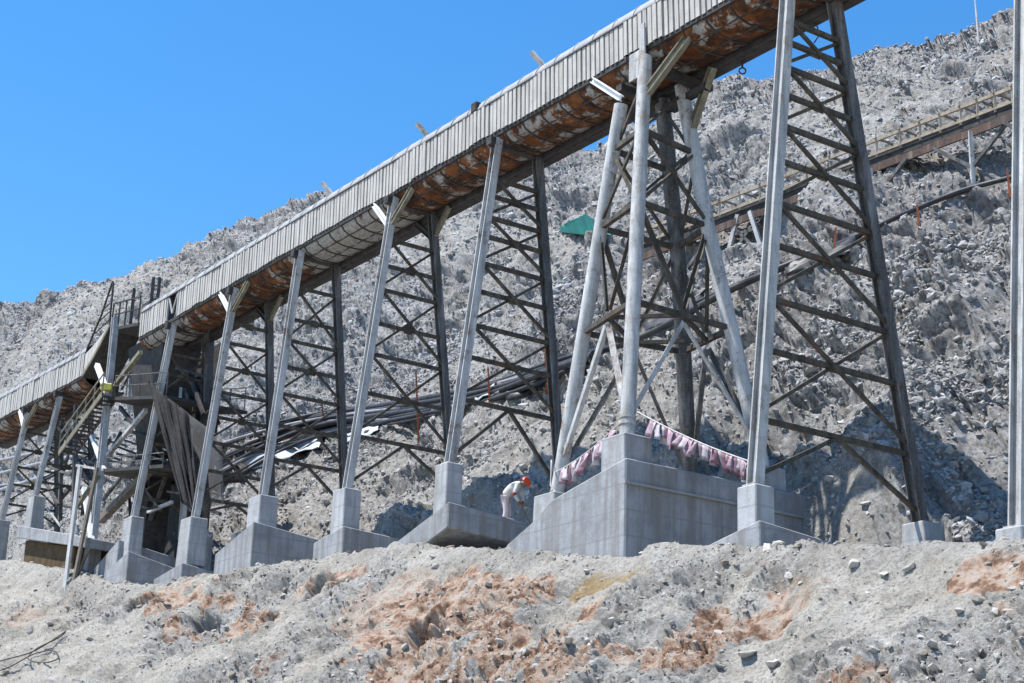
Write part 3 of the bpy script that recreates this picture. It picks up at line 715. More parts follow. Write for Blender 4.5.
c = V(-2.0, 1.9, deck(-2) - .62); m.beam(c + Vector((0, 0, .1)), c + Vector((0, 0, -.12)), .05, .05)
ring = [c + Vector((.09 * math.cos(x), 0, -.22 + .09 * math.sin(x))) for x in np.linspace(0, 2 * math.pi, 13)]; m.tube(ring, .022, 6, False); m.build('hanging_ring', 'dark', main)
m = MB(); c = V(-4.7, 1.9, deck(-4.7) - .5); m.tube([c, c + Vector((.1, 0, -.15)), c + Vector((.12, 0, -.4)), c + Vector((0, 0, -.6))], .018, 6); m.build('loose_cable', 'dark', main)

lz = lambda t: 22.23 + (t - 41.2) * .035
low, lzf = gallery('lower ribbed covered conveyor beyond the transfer platform at the left edge', [(41.2, 22.23), (58, lz(58))], grey=None)
for o_ in list(low.children):
    if o_.name.startswith('side_cladding'): o_['label'] = 'buckled weathered side sheets'
# ramp end of the lower conveyor
rp = empty('ramp_trough', V(39.5, .5, 22.5), 'tilted dark trough rising from the lower conveyor to the transfer platform', 'trough')
g = []
for t, z in ((41.15, 22.22), (40.2, 22.7), (39.3, 23.25), (38.3, 23.95)):
    g.append([V(t, -.04, z + .02), V(t, -.04, z + 1.0 - .32 * (41.15 - t))])
o = MB().sheet(g, False).build('side_cladding', 'clad', rp); thicken(o, .03)
m = MB(); pr = ((41.15, 22.12), (40.2, 22.6), (39.3, 23.15), (38.3, 23.85))
for a, b_ in zip(pr, pr[1:]): m.beam(V(a[0], .7, a[1]), V(b_[0], .7, b_[1]), 1.5, .12)
m.build('floor', 'dark', rp)
m = MB()
for a, b_ in zip(pr, pr[1:]): m.beam(V(a[0], -.09, a[1] + .02), V(b_[0], -.09, b_[1] + .02), .05, .16)
m.build('edge_girder', 'olive', rp)

# lower trestles and their footings
tower('slim trestle under the lower conveyor nearest to the stair', 44.2, (-.60, 16.77), (2.2, 16.6), [17.6, 18.5, 19.3, 20.1, 20.9], .22, .10, dk=lz)
tower('slim trestle at the left edge with white knee brace', 48.75, (-.60, 16.4), (2.2, 16.3), [17.3, 18.3, 19.2, 20.1, 21.0], .22, .10, knee=True, dk=lz)
f9 = footing('weathered slab on yellow brown cemented soil at the left edge', V(39, -1, 13.5))
slab(f9, 33.6, 42.5, -1.8, .6, [13.22, 13.1, 15.0, 15.08], [12.78, 12.8, 14.45, 14.5])
slab(f9, 35.6, 42.0, -1.5, .4, [13.15, 13.15, 14.36, 14.36], [11.6, 11.6, 12.6, 12.6], 'soil', 'soil_core')
pedestal(f9, 43.9, -.6, 14.6, 16.77, .9, .6, 'pale_concrete', .04)
f10 = footing('lone grey pedestal at the extreme left edge', V(48.7, -.6, 15)); pedestal(f10, 48.75, -.6, 13.5, 16.4, .9, .6, 'concrete', .03)
f7 = footing('three stepped bright ended slab below the hanging netting', V(30, 0, 11.5))
slab(f7, 31.2, 33.6, -1.3, 2.6, [12.85, 12.2, 11.7, 12.0], [10.6] * 4)
slab(f7, 28.9, 31.0, -1.75, .6, [12.0, 11.5, 11.4, 11.5], [10.2] * 4, name='lower_step')
pedestal(f7, 31.1, -.80, 11.6, 13.75, .95, .6, 'pale_concrete', .12)
pedestal(f7, 31.1, 2.2, 12.0, 13.6, .8, .6, 'concrete', .05)
f8 = footing('dark pedestal under the big corner post of the transfer tower', V(35.4, -.8, 11.5)); pedestal(f8, 35.4, -.8, 11.6, 13.3, .8, .55, 'concrete', .02)

# ------------------------------------------------------------------ transfer tower
tr_ = empty('transfer_tower', V(36, 1, 13), 'dark open steel transfer tower with decks, handrails and chute under the conveyor joint', 'tower')
up = V(1, 0, 0) - V(0, 0, 0)
MB().hsec(V(35.4, -.8, 13.3), V(37.6, -.1, 24.1), .26, .26, up, .035).build('corner_post', 'steel', tr_)
MB().hsec(V(33.0, 3.2, 12.4), V(33.2, 2.6, 23.2), .24, .24, up, .035).build('corner_post', 'far', tr_)
MB().hsec(V(38.6, 3.2, 13.0), V(38.4, 2.6, 23.6), .24, .24, up, .035).build('corner_post', 'far', tr_)
MB().hsec(V(30.2, .9, 13.0), V(30.4, .9, 17.6), .2, .2, up, .03).build('corner_post', 'steel', tr_)
def deckplate(t0, t1, w0, w1, z0, z1, th=.14):
    m = MB(); q = [(t0, w0, z0), (t0, w1, z0), (t1, w1, z1), (t1, w0, z1)]
    m.hexa([V(a, b, c - th) for a, b, c in q], [V(a, b, c) for a, b, c in q]); return m.build('deck', 'dark', tr_)
def rail(name, pts, parent, h=1.05, r=.021, step=1.3, mat='far', mid=True):
    m = MB(); P = [Vector(p) for p in pts]; Z = Vector((0, 0, 1))
    for a, b in zip(P, P[1:]):
        m.beam(a + Z * h, b + Z * h, r * 2, r * 2)
        if mid: m.beam(a + Z * h * .52, b + Z * h * .52, r * 1.6, r * 1.6)
        n = max(1, int((b - a).length / step))
        for i in range(n + 1): p = a.lerp(b, i / n); m.beam(p, p + Z * (h - .02), r * 2, r * 2)
    return m.build(name, mat, parent)
deckplate(30.0, 36.8, -.4, 3.2, 18.7, 20.1); rail('handrail', [V(30.1, -.38, 18.75), V(36.0, -.38, 19.95)], tr_, .95)
rail('handrail', [V(30.1, 3.1, 18.75), V(36.0, 3.1, 19.95)], tr_, .95)
deckplate(29.4, 37.2, -.5, 3.2, 15.7, 16.9); rail('handrail', [V(29.5, -.48, 15.7), V(37.0, -.48, 16.85)], tr_, .5)
deckplate(34.9, 38.3, -.05, 2.6, 23.15, 23.75)
rail('handrail', [V(34.95, -.03, 23.2), V(38.2, -.03, 23.75)], tr_, 1.15, .03, .8, 'dark'); rail('handrail', [V(34.95, 2.5, 23.2), V(38.2, 2.5, 23.75)], tr_, 1.3, .03, .7, 'dark')
m = MB(); pts = [V(38.2, -.05, 23.9), V(38.9, -.05, 24.4), V(39.3, -.05, 24.6), V(38.9, -.05, 25.7), V(38.3, -.05, 25.9)]
m.tube([V(41.0, -.06, 23.4), V(39.6, -.06, 24.7), V(38.6, -.06, 26.1)], .05, 6); m.tube([V(38.4, -.06, 23.9), V(38.5, -.06, 26.0)], .05, 6)
for k_ in range(4): m.tube([V(40.4 - k_ * .5, -.06, 23.95 + k_ * .5), V(38.45, -.06, 24.2 + k_ * .42)], .03, 5)
m.build('end_lattice', 'dark', tr_)
for (t, w, z, h) in ((35.3, .6, 23.2, 2.3), (36.1, 1.2, 23.35, 2.5), (37.0, .4, 23.5, 1.9)):
    MB().beam(V(t, w, z), V(t, w, z + h), .12, .12).build('stub_post', 'dark', tr_)
m = MB(); m.box(35.6, 36.9, .8, 1.9, 23.5, 24.75); bevel(m.build('motor_housing', 'dark', tr_), .08)
# chute: a hopper narrowing downwards
m = MB(); q = [(33.2, .5), (33.2, 2.4), (37.2, 2.4), (37.2, .5)]; q2 = [(34.4, 1.0), (34.4, 2.0), (36.0, 2.0), (36.0, 1.0)]
m.hexa([V(a, b, 17.4) for a, b in q2], [V(a, b, 22.6) for a, b in q]); m.build('chute', 'dark', tr_)
m = MB(); m.hexa([V(a, b, 13.2) for a, b in q2], [V(a, b, 17.1) for a, b in q2]); m.build('chute_leg', 'dark', tr_)
m = MB(); m.box(33.2, 38.2, 3.3, 3.36, 13.4, 22.6); m.build('dark_backing', 'dark', tr_)  # dark sheet added to stand for the gloom inside the tower
def pxbar(u0, v0, w0, u1, v1, w1, r, mat, name='brace', root=tr_):
    a = V(*at_w(u0, v0, w0)); b = V(*at_w(u1, v1, w1)); return MB().beam(a, b, r, r).build(name, mat, root)
pxbar(141, 352, -.1, 116, 384, -.1, .18, 'olive'); pxbar(146, 410, .1, 108, 455, .1, .17, 'steel'); pxbar(150, 470, .3, 101, 520, .3, .3, 'oldwood')
rt_ = random.Random(12)
for i in range(125):
    u, v = rt_.uniform(38, 205), rt_.uniform(350, 508); L_ = rt_.uniform(16, 48); an = rt_.choice([.25, .25, .25, -.9, .95, -1.2, 1.2, 1.55, 1.55]) + rt_.uniform(-.12, .12); w_ = rt_.uniform(.6, 3.0)
    if u < 112 and v < 425: continue
    pxbar(u, v, w_, u + L_ * math.cos(an), v + L_ * math.sin(an), w_ + rt_.uniform(-.3, .3), rt_.uniform(.06, .15), rt_.choice(['far', 'dark', 'dark', 'far', 'steel']))
pxbar(97, 365, -.6, 107, 392, -.6, .20, 'white', 'white_strut'); pxbar(92, 436, -.5, 104, 470, -.5, .17, 'white', 'white_strut'); pxbar(84, 488, -.9, 93, 548, -.9, .19, 'white', 'white_strut')
pxbar(148, 512, .2, 172, 502, .2, .12, 'steel'); pxbar(103, 500, 1.5, 150, 440, 1.5, .14, 'far'); pxbar(150, 520, 1.2, 168, 470, 1.2, .14, 'far'); pxbar(58, 448, 1.5, 110, 470, 1.5, .12, 'far')
pxbar(60, 500, 1.6, 110, 440, 1.6, .16, 'far'); pxbar(62, 430, 1.6, 100, 500, 1.6, .16, 'far'); pxbar(38, 470, 1.8, 70, 440, 1.8, .12, 'far'); pxbar(76, 405, .9, 74, 520, .9, .2, 'far', 'corner_post'); pxbar(62, 420, 1.4, 60, 520, 1.4, .18, 'far', 'corner_post')

st = empty('stair_flight', V(*at_w(62, 452, -.8)), 'steep steel stair flight with handrail climbing to the transfer deck', 'stair')
A_, B_ = V(40.61, -.8, 18.2), V(35.9, -.8, 19.95)
for w in (-.95, -.25):
    d_ = V(0, w + .8, 0) - V(0, 0, 0); MB().beam(A_ + d_, B_ + d_, .05, .26).build('stringer', 'olive' if w < -.5 else 'dark', st)
for i in range(16):
    p = A_.lerp(B_, (i + .5) / 16); MB().beam(p - LEG_UP * .13, p + LEG_UP * .53, .26, .03).build('tread', 'dark', st)
rail('handrail', [A_ - LEG_UP * .15, B_ - LEG_UP * .15], st, .95, .025, 1.0, 'olive')
m = MB(); p = V(*at_w(101, 387, -.9)); m.beam(p, p + Vector((.5, 0, 0)), .3, .3); bevel(m.build('yellow_box', 'yellow', st), .03)

pr_ = empty('timber_prop', V(*at_w(70, 588, -2.3)), 'leaning pair of grey timber boards in front of the transfer tower', 'prop')
wp = tw(hit(66, 582, 0, -40))[1]; p0, p1, p2, p3 = V(*at_w(64, 596, wp)), V(*at_w(80, 467, wp)), V(*at_w(72, 590, wp + .1)), V(*at_w(97, 468, wp + .5))
MB().beam(p0, p1, .34, .10, LEG_UP).build('board', 'steel', pr_); MB().beam(p2, p3, .26, .10, LEG_UP).build('board', 'oldwood', pr_)
MB().beam(V(*at_w(73, 512, wp + .15)), V(*at_w(99, 476, wp + .6)), .16, .12).build('cross_board', 'olive', pr_); MB().beam(V(*at_w(71, 590, wp + .1)), V(*at_w(88, 551, wp + .5)), .12, .10).build('cross_board', 'oldwood', pr_)

# netting hung from the trestle: folded cloth and a sheer strip behind it
def cloth(cols, nrow, fold, wfun, mat, name, parent=None):
    """cols: list of (u_top, v_top, u_bot, v_bot)"""
    g = []
    for j in range(nrow + 1):
        s = j / nrow; row = []
        for i, (a, b, c, d) in enumerate(cols):
            u = a + (c - a) * s; v = b + (d - b) * s; row.append(V(*at_w(u, v, wfun(i, s) + fold(i, s))))
        g.append(row)
    o = MB().sheet(g).build(name, mat, parent); thicken(o, .008); return o
nc = 26; cols = []
for i in range(nc):
    f_ = i / (nc - 1); cols.append((147 + 42 * f_, 377 + 36 * f_ ** .8, 184 + 16 * f_ - 16 * max(0, .4 - f_), 500 + 22 * f_ - 10 * (f_ < .1)))
nr_ = empty('hanging_netting', V(*at_w(170, 440, -1.0)), 'torn charcoal netting draped over the trestle beside the transfer tower', 'netting')
cloth(cols, 22, lambda i, s: .10 * math.sin(i * 1.1 + s * 2.4) + .07 * math.sin(i * 2.7 - s * 3) + .05 * math.sin(i * .5 + s * 9), lambda i, s: -.62, 'net', 'folded_cloth', nr_)
cols = [(180 + 42 * i / 9, 408 + 30 * i / 9, 188 + 36 * i / 9, 512 - 8 * i / 9) for i in range(10)]
cloth(cols, 12, lambda i, s: .08 * math.sin(i * 1.3 + s * 4), lambda i, s: .15, 'sheer', 'sheer_strip', nr_)

# ------------------------------------------------------------------ timber-railed conveyor high on the hill
def hill_conveyor():
    px_ = [(640, 232), (670, 220.5), (700, 209), (760, 186), (830, 158), (900, 131), (960, 108), (1012, 88), (1070, 64), (1130, 40)]
    P = [hit(u, v + 26) for u, v in px_]; d = [math.hypot(p.x, p.y) for p in P]
    ds_ = np.poly1d(np.polyfit(range(len(d)), d, 1))       # even line over the uneven ground
    Q = [at_d(u, v, float(ds_(i)) - 2.8) for i, (u, v) in enumerate(px_)]
    root = empty('timber_railed_conveyor', Q[0], 'long narrow conveyor with pale timber rails crossing high on the hillside', 'conveyor')
    sc_ = (Q[4].length / 75)
    Z = Vector((0, 0, 1)); back = Vector((WX, WY, 0)) * 1.0 * sc_
    m1 = MB(); m2 = MB(); m3 = MB(); m4 = MB(); m5 = MB()
    for a, b in zip(Q, Q[1:]):
        for k_, o in ((0, Vector((0, 0, 0))), (1, back)):
            m1.beam(a + o, b + o, .11 * sc_, .14 * sc_); m1.beam(a + o - Z * .62 * sc_, b + o - Z * .62 * sc_, .10 * sc_, .10 * sc_)
        m2.beam(a + back * .5 - Z * .75 * sc_, b + back * .5 - Z * .75 * sc_, 1.0 * sc_, .08); m5.beam(a + back * .06 - Z * .90 * sc_, b + back * .06 - Z * .90 * sc_, .06, .30 * sc_)
        m3.beam(a + back * .02 - Z * 1.28 * sc_, b + back * .02 - Z * 1.24 * sc_, .08, .34 * sc_)
        m5.beam(a + back * .9 - Z * .36 * sc_, b + back * .9 - Z * .36 * sc_, .05, .44 * sc_)
        n_ = 3
        for i in range(n_):
            p = a.lerp(b, i / n_); m4.beam(p + Z * .06 * sc_, p - Z * .78 * sc_, .09 * sc_, .09 * sc_); m4.beam(p + Z * .09 * sc_ - back * .12, p + back * 1.1 + Z * .09 * sc_, .08 * sc_, .07 * sc_)
    m1.build('rails', 'timber', root); m2.build('belt_deck', 'dark', root); m3.build('side_plate', 'rust', root); m5.build('back_board', 'dark', root)
    o = m4.build('rail_posts', 'timber', root)
    for (u, v) in ((969, 118), (1040, 92), (870, 145), (684, 215)):
        i = np.interp(u, [p[0] for p in px_], range(len(px_))); a = Q[int(i)].lerp(Q[int(i) + 1], i % 1) - Z * 1.2 * sc_
        MB().beam(a, a - Z * 4.2 * sc_, .2 * sc_, .16 * sc_).build('support_post', 'steel', root)
        for s_ in (-1, 1):
            e = a + (Q[6] - Q[5]).normalized() * s_ * 1.7 * sc_ - Z * .1; MB().beam(a - Z * 1.6 * sc_, e, .12, .12).build('support_brace', 'far', root)
    i = np.interp(744, [p[0] for p in px_], range(len(px_))); a = Q[int(i)].lerp(Q[int(i) + 1], i % 1) - Z * 1.0 * sc_; dr = (Q[6] - Q[5]).normalized(); dr.z = 0
    for s_ in (-1, 1):
        MB().beam(a + dr * s_ * .25, a + dr * s_ * 1.25 * sc_ - Z * 3.0 * sc_, .14, .14).build('support_post', 'steel', root)
        MB().beam(a + dr * s_ * .95 * sc_ - Z * 2.2 * sc_, a - dr * s_ * .4 * sc_ - Z * .7 * sc_, .10, .10).build('support_brace', 'far', root)
    for h_ in (.9, 1.6, 2.3): MB().beam(a + dr * (.25 + h_ * .33) * sc_ - Z * h_ * sc_, a - dr * (.25 + h_ * .33) * sc_ - Z * h_ * sc_, .10, .10).build('support_brace', 'far', root)
hill_conveyor()

# ------------------------------------------------------------------ pipes across the slope
def pipe(px_, r, mat, label, lift=.1, sm=5):
    P = [hit(u, v) for u, v in px_]; Q = []
    for a, b in zip(P, P[1:]):
        for i in range(6): Q.append(a.lerp(b, i / 6))
    Q.append(P[-1])
    for _ in range(sm * 3): Q = [Q[0]] + [(Q[i - 1] + Q[i] * 2 + Q[i + 1]) / 4 for i in range(1, len(Q) - 1)] + [Q[-1]]
    Q = [q + Vector((-WX * .12, -WY * .12, lift * .5 + r)) for q in Q]
    o = MB().tube(Q, r, 10).build('pipe', mat); tag(o, label, 'pipe', 'pipes laid across the hillside'); return Q
up_px = [(1075, 165), (1010, 181), (960, 194), (930, 208), (890, 225), (860, 238), (820, 254), (790, 268), (740, 289), (700, 304)]
pipe(up_px, .085, 'pipe', 'upper black pipe running down from the right edge to the sheet of dark liner')
pipe([(860, 242), (820, 258), (780, 272), (740, 295), (700, 312), (660, 335), (620, 350), (580, 362)], .12, 'pipe', 'black pipe continuing behind the round column tower towards the pipe bundle')
left = [[(600, 352), (560, 366), (500, 388), (440, 402), (380, 408), (320, 416), (270, 428), (220, 448), (180, 470), (130, 494)],
        [(595, 358), (556, 371), (500, 393), (440, 407), (380, 413), (320, 421), (270, 435), (225, 458), (185, 486), (140, 520)],
        [(592, 362), (552, 376), (500, 398), (440, 412), (380, 419), (320, 427), (275, 443), (235, 466), (200, 492)],
        [(588, 368), (545, 382), (495, 402), (440, 417), (380, 424), (325, 433), (285, 449), (250, 470), (215, 490)],
        [(470, 402), (430, 412), (380, 416), (330, 424), (285, 436), (240, 456), (200, 474), (150, 490)],
        [(500, 396), (450, 405), (390, 412), (340, 418), (290, 426), (240, 441), (200, 455), (140, 470), (60, 480), (-30, 490)],
        [(110, 452), (60, 460), (30, 466), (0, 474), (-60, 488)], [(110, 466), (60, 474), (30, 482), (0, 492), (-60, 505)], [(90, 446), (50, 452), (0, 462), (-60, 474)]]
lb = ['topmost black pipe of the long bundle crossing behind the trestles', 'second black pipe from the top of the bundle behind the trestles', 'third pipe from the top of the bundle, turning down towards the netting', 'lowest pipe of the bundle, just above the pale tarpaulin',
      'short black pipe in the left half of the bundle', 'grey pipe of the bundle that runs on to the left edge', 'middle grey pipe behind the slim trestles at the left edge', 'lowest grey pipe behind the slim trestles at the left edge', 'uppermost grey pipe behind the slim trestles at the left edge']
for i, q in enumerate(left): pipe(q, [.13, .11, .12, .09, .09, .08, .11, .11, .10][i], 'pipe' if i < 5 else 'pipegrey', lb[i], .12 + .1 * (i % 3))
rp_ = random.Random(8)
for k_ in range(11):
    o1, o2, f_ = rp_.uniform(-6, 14), rp_.uniform(-10, 34), rp_.uniform(.7, 1.2)
    u1 = rp_.choice([600, 560, 520, 470]); u0 = rp_.choice([120, 150, 180, 205, 240])
    pl = [(u, np.interp(u, [100, 150, 200, 250, 320, 440, 600], [492, 478, 458, 434, 418, 405, 354]) + o1 + (o2 - o1) * np.clip((430 - u) / 300, 0, 1) ** f_ + rp_.uniform(-1.5, 1.5)) for u in range(u1, u0, -34)]
    pipe(pl, rp_.uniform(.045, .085), 'pipe' if rp_.random() < .7 else 'pipegrey', 'thin hose in the tangle of the pipe bundle behind the trestles', .1 + .06 * k_ % .3)
def drape(name, mat, px4, label, cat, n=10, lift=.08, amp=.07):
    (a, b, c, d) = px4; g = []
    for j in range(n + 1):
        row = []
        for i in range(n + 1):
            f_, s = i / n, j / n
            u = (a[0] * (1 - f_) + b[0] * f_) * (1 - s) + (d[0] * (1 - f_) + c[0] * f_) * s; v = (a[1] * (1 - f_) + b[1] * f_) * (1 - s) + (d[1] * (1 - f_) + c[1] * f_) * s
            row.append(hit(u, v))
        g.append(row)
    for _ in range(3):
        g = [[(g[j][i] * 2 + g[max(j - 1, 0)][i] + g[min(j + 1, n)][i] + g[j][max(i - 1, 0)] + g[j][min(i + 1, n)]) / 6 for i in range(n + 1)] for j in range(n + 1)]
    g = [[p + Vector((-WX * .12, -WY * .12, lift + amp * math.sin(i * 1.7 + j * .8) + amp * .6 * math.sin(j * 2.3 - i))) for i, p in enumerate(r_)] for j, r_ in enumerate(g)]
    o = MB().sheet(g).build(name, mat); thicken(o, .02); tag(o, label, cat); return o
drape('tarpaulin', 'tarp', ((236, 458), (332, 428), (322, 446), (246, 472)), 'crumpled pale tarpaulin below the pipe bundle', 'tarpaulin')
drape('tarpaulin', 'tarp', ((340, 430), (384, 416), (380, 432), (345, 444)), 'small pale tarpaulin right of the larger crumpled one', 'tarpaulin', 6)
drape('tarpaulin', 'tarp', ((470, 395), (498, 385), (496, 394), (474, 402)), 'small white scrap of sheeting by the orange stakes', 'tarpaulin', 5)
drape('liner_sheet', 'pipe', ((640, 318), (712, 290), (704, 306), (644, 336)), 'dark blue black liner sheet behind the round column tower', 'liner', 8)
drape('liner_sheet', 'pipe', ((500, 376), (572, 356), (560, 384), (505, 404)), 'black liner heaped on the pipes behind the undercut slab trestle', 'liner', 8)
tl = drape('liner_sheet', 'pipe', ((780, 266), (860, 236), (862, 246), (784, 284)), 'black liner wrapped round the upper pipe behind the right trestle', 'liner', 8)

# teal tent
b0 = [hit(u, v) for u, v in ((556, 232), (598, 234), (596, 222), (562, 224))]; ap = (hit(584, 230) + Vector((0, 0, .85))); a2 = hit(566, 229) + Vector((0, 0, .22))
m = MB(); m.add(b0 + [ap, a2], [(0, 1, 4), (1, 2, 4), (2, 3, 5, 4), (3, 0, 5), (0, 4, 5)]); tn = m.build('tent', 'teal'); thicken(tn, .02); tag(tn, 'small teal tarpaulin tent pitched on the hillside', 'tent')
drape('tarpaulin', 'teal', ((594, 232), (612, 226), (614, 238), (598, 240)), 'teal ground sheet spread right of the small tent', 'tarpaulin', 5, .2, .06)

for (u, v0, v1, lab) in ((416, 372, 434, 'rusty orange stake left of the undercut slab trestle'), (488, 367, 398, 'short orange stake inside the undercut slab trestle'), (545, 345, 385, 'orange stake against the dark leg left of the round columns'),
                         (836, 228, 246, 'reddish stake beside the upper pipe left of centre of the right slope'), (1007, 168, 190, 'red marker stake on the upper pipe at the right edge'), (917, 205, 222, 'brown marker stake on the upper pipe beside the right trestle'), (322, 400, 428, 'thin orange stake behind the bright ended block trestle')):
    p = hit(u, v1); q = at_d(u, v0, math.hypot(p.x, p.y)); o = MB().beam(p - Vector((0, 0, .3)), q, .08, .08, a2=.06, b2=.06).build('marker_stake', 'stake'); tag(o, lab, 'stake', 'orange stakes along the pipes')
p = hit(826, 492); q = at_d(826, 455, math.hypot(p.x, p.y)); tag(MB().tube([p - Vector((0, 0, .3)), q], .07, 8).build('steel_stake', 'steel'), 'short grey pipe stake standing behind the right trestle', 'stake')
p = hit(977, 36); q = at_d(974, -12, math.hypot(p.x, p.y)); tag(MB().tube([p - Vector((0, 0, .5)), q], [.07, .03], 6).build('mast', 'steel'), 'thin pale mast on the skyline at the right', 'mast')

# ------------------------------------------------------------------ bunting
def bunting(a, b, sag, n, label, seed, f0=.08, f1=.96, size=.42):
    rg = random.Random(seed); root = empty('bunting', a, label, 'bunting', 'flag lines strung round the concrete block')
    P = [a.lerp(b, i / 24) - Vector((0, 0, sag * 4 * (i / 24) * (1 - i / 24))) for i in range(25)]
    MB().tube(P, .018, 6).build('rope', 'rope', root); d = (b - a); d.normalize()
    at = lambda s: P[min(23, int(s * 24))].lerp(P[min(24, int(s * 24) + 1)], s * 24 - int(s * 24))
    side = d.cross(Vector((0, 0, 1))).normalized(); L = (b - a).length
    for i in range(n):
        s = f0 + (f1 - f0) * (i + .5) / n; hw = .56 * (f1 - f0) / n * (1.0 + .3 * rg.random()); g = []
        h = size * rg.uniform(.6, 1.2); tw_ = rg.uniform(-.12, .12); tri = rg.random() < .45
        for j in range(5):
            q = j / 4; row = []
            for k_ in range(4):
                x = (k_ / 3 * 2 - 1) * hw * (1 - (.75 * q if tri else .15 * q)); p = at(min(.999, max(0, s + x)))
                row.append(p + Vector((0, 0, -.02 - h * q)) + side * (tw_ * q + .09 * math.sin(k_ * 2.2 + i * 1.7 + q * 2) * (.3 + q)) + d * (.08 * q * math.sin(i * 1.9)))
            g.append(row)
        thicken(MB().sheet(g).build('flag', ['flagp', 'flagw', 'flagp', 'flagr', 'flagw', 'flagp'][rg.randrange(6)], root), .006)
bunting(V(2.75, -.5, 10.55), V(-.85, -1.1, 11.1), .12, 15, 'sloping line of faded pink and white flags above the left face of the concrete block', 3, .10, .9, .42)
bunting(V(-1.0, -.9, 11.40), V(-5.72, -1.05, 9.10), .10, 22, 'line of pink and white flags hung from the round column to the right trestle', 5, .16, .99, .40)
tag(MB().tube([V(2.9, -.52, 10.9), V(2.75, -.62, 10.6), V(2.8, -.6, 10.2), V(2.6, -.55, 9.95)], .025, 6).build('rope_coil', 'rope'), 'loose rope end hanging on the left round column', 'rope')

# ------------------------------------------------------------------ worker, bent over a bar
def skin_body(name, joints, edges, mat, parent, sub=2):
    me = bpy.data.meshes.new(name); o0 = wloc(parent); me.from_pydata([tuple(Vector(p) - o0) for p, _ in joints], edges, [])
    me.materials.append(M[mat]); o = bpy.data.objects.new(name, me); col.objects.link(o); o.parent = parent
    sk = o.modifiers.new('skin', 'SKIN'); sk.use_smooth_shade = True
    for i, (_, r) in enumerate(joints):
        v = me.skin_vertices[0].data[i]; v.radius = (r, r) if not isinstance(r, tuple) else r; v.use_root = (i == 0)
    su = o.modifiers.new('smooth', 'SUBSURF'); su.levels = sub; su.render_levels = sub
    return o
def worker():
    tw_ = at_t(506, 519, 7.1); foot = V(7.1, tw_[1], 10.12 - .085 * (tw_[1] + 1.5)); X = Vector((1, -.25, 0)).normalized(); Y = Vector((.25, 1, 0)).normalized(); Z = Vector((0, 0, 1))
    S = 1.0
    root = empty('person', foot, 'worker in orange hard hat and pale clothes bending over a bar on the slab', 'person')
    P = lambda x, y, z: foot + (X * x + Y * y + Z * z) * S
    hipL, hipR = P(-.02, .10, .86), P(-.02, -.10, .86)
    pel = P(-.03, 0, .90); sp1 = P(.02, 0, 1.04); sp2 = P(.16, 0, 1.20); ch = P(.32, 0, 1.30); nk = P(.44, 0, 1.33); hd = P(.53, -.01, 1.33)
    shL, shR = P(.34, .18, 1.27), P(.36, -.18, 1.24)
    elL, elR = P(.42, .22, .98), P(.28, -.26, .96); wrL, wrR = P(.46, .08, .77), P(.40, -.10, .74)
    knL, knR = P(.05, .12, .47), P(.03, -.12, .47); anL, anR = P(-.02, .13, .09), P(-.06, -.13, .09); toL, toR = P(.17, .15, .03), P(.13, -.16, .03)
    J = [(pel, .10), (sp1, .10), (sp2, .11), (ch, .11), (nk, .055), (P(.475, 0, 1.33), .055), (hd, .085), (P(.60, -.01, 1.28), .07), (shL, .06), (elL, .042), (wrL, .03), (shR, .06), (elR, .042), (wrR, .03), (hipL, .085), (knL, .058), (anL, .042), (toL, .04), (hipR, .085), (knR, .058), (anR, .042), (toR, .04)]
    E_ = [(0, 1), (1, 2), (2, 3), (3, 4), (4, 5), (5, 6), (6, 7), (3, 8), (8, 9), (9, 10), (3, 11), (11, 12), (12, 13), (0, 14), (14, 15), (15, 16), (16, 17), (0, 18), (18, 19), (19, 20), (20, 21)]
    for wr, el, sgn in ((wrL, elL, 1), (wrR, elR, -1)):       # hands closed round the bar: palm, four fingers, thumb
        iw = 10 if sgn > 0 else 13
        d = (wr - el).normalized(); palm = wr + d * .07; n0 = len(J); J.append((palm, .03)); E_.append((iw, n0))
        sd_ = d.cross(X).normalized()
        for f_ in range(4):
            b_ = palm + d * .03 + sd_ * (f_ - 1.5) * .019; k1 = b_ + d * (.03 + .004 * (1.5 - abs(f_ - 1.5))) + X * .012; k2 = k1 + X * .026 - d * .012
            m0 = len(J); J += [(b_, .010), (k1, .0095), (k2, .0085)]; E_ += [(n0, m0), (m0, m0 + 1), (m0 + 1, m0 + 2)]
        m0 = len(J); J += [(palm + sd_ * .035 + X * .015, .011), (palm + sd_ * .03 + X * .04 + d * .015, .009)]; E_ += [(n0, m0), (m0, m0 + 1)]
    skin_body('body', J, E_, 'skin', root, 2)
    T = [(P(-.02, 0, .93), (.145, .155)), (sp1, (.15, .16)), (sp2, (.155, .165)), (ch, (.15, .16)), (P(.41, 0, 1.33), .085), (shL, .085), (elL, .064), (wrL - (wrL - elL) * .12, .050), (shR, .085), (elR, .064), (wrR - (wrR - elR) * .12, .050)]
    skin_body('shirt', T, [(0, 1), (1, 2), (2, 3), (3, 4), (3, 5), (5, 6), (6, 7), (3, 8), (8, 9), (9, 10)], 'shirt', root)
    Q = [(P(-.03, 0, .93), .135), (hipL, .115), (knL, .085), (anL + Z * .02, .068), (hipR, .115), (knR, .085), (anR + Z * .02, .068)]
    skin_body('trousers', Q, [(0, 1), (1, 2), (2, 3), (0, 4), (4, 5), (5, 6)], 'trouser', root)
    for an, to in ((anL, toL), (anR, toR)): skin_body('boot', [(an, .062), (an - Z * .04 + X * .03, .06), (to, .05)], [(0, 1), (1, 2)], 'oldwood', root)
    for wr, el in ((wrL, elL), (wrR, elR)):
        d = (wr - el).normalized(); skin_body('glove', [(wr - d * .05, .043), (wr + d * .03, .044), (wr + d * .095, .040)], [(0, 1), (1, 2)], 'glove', root)
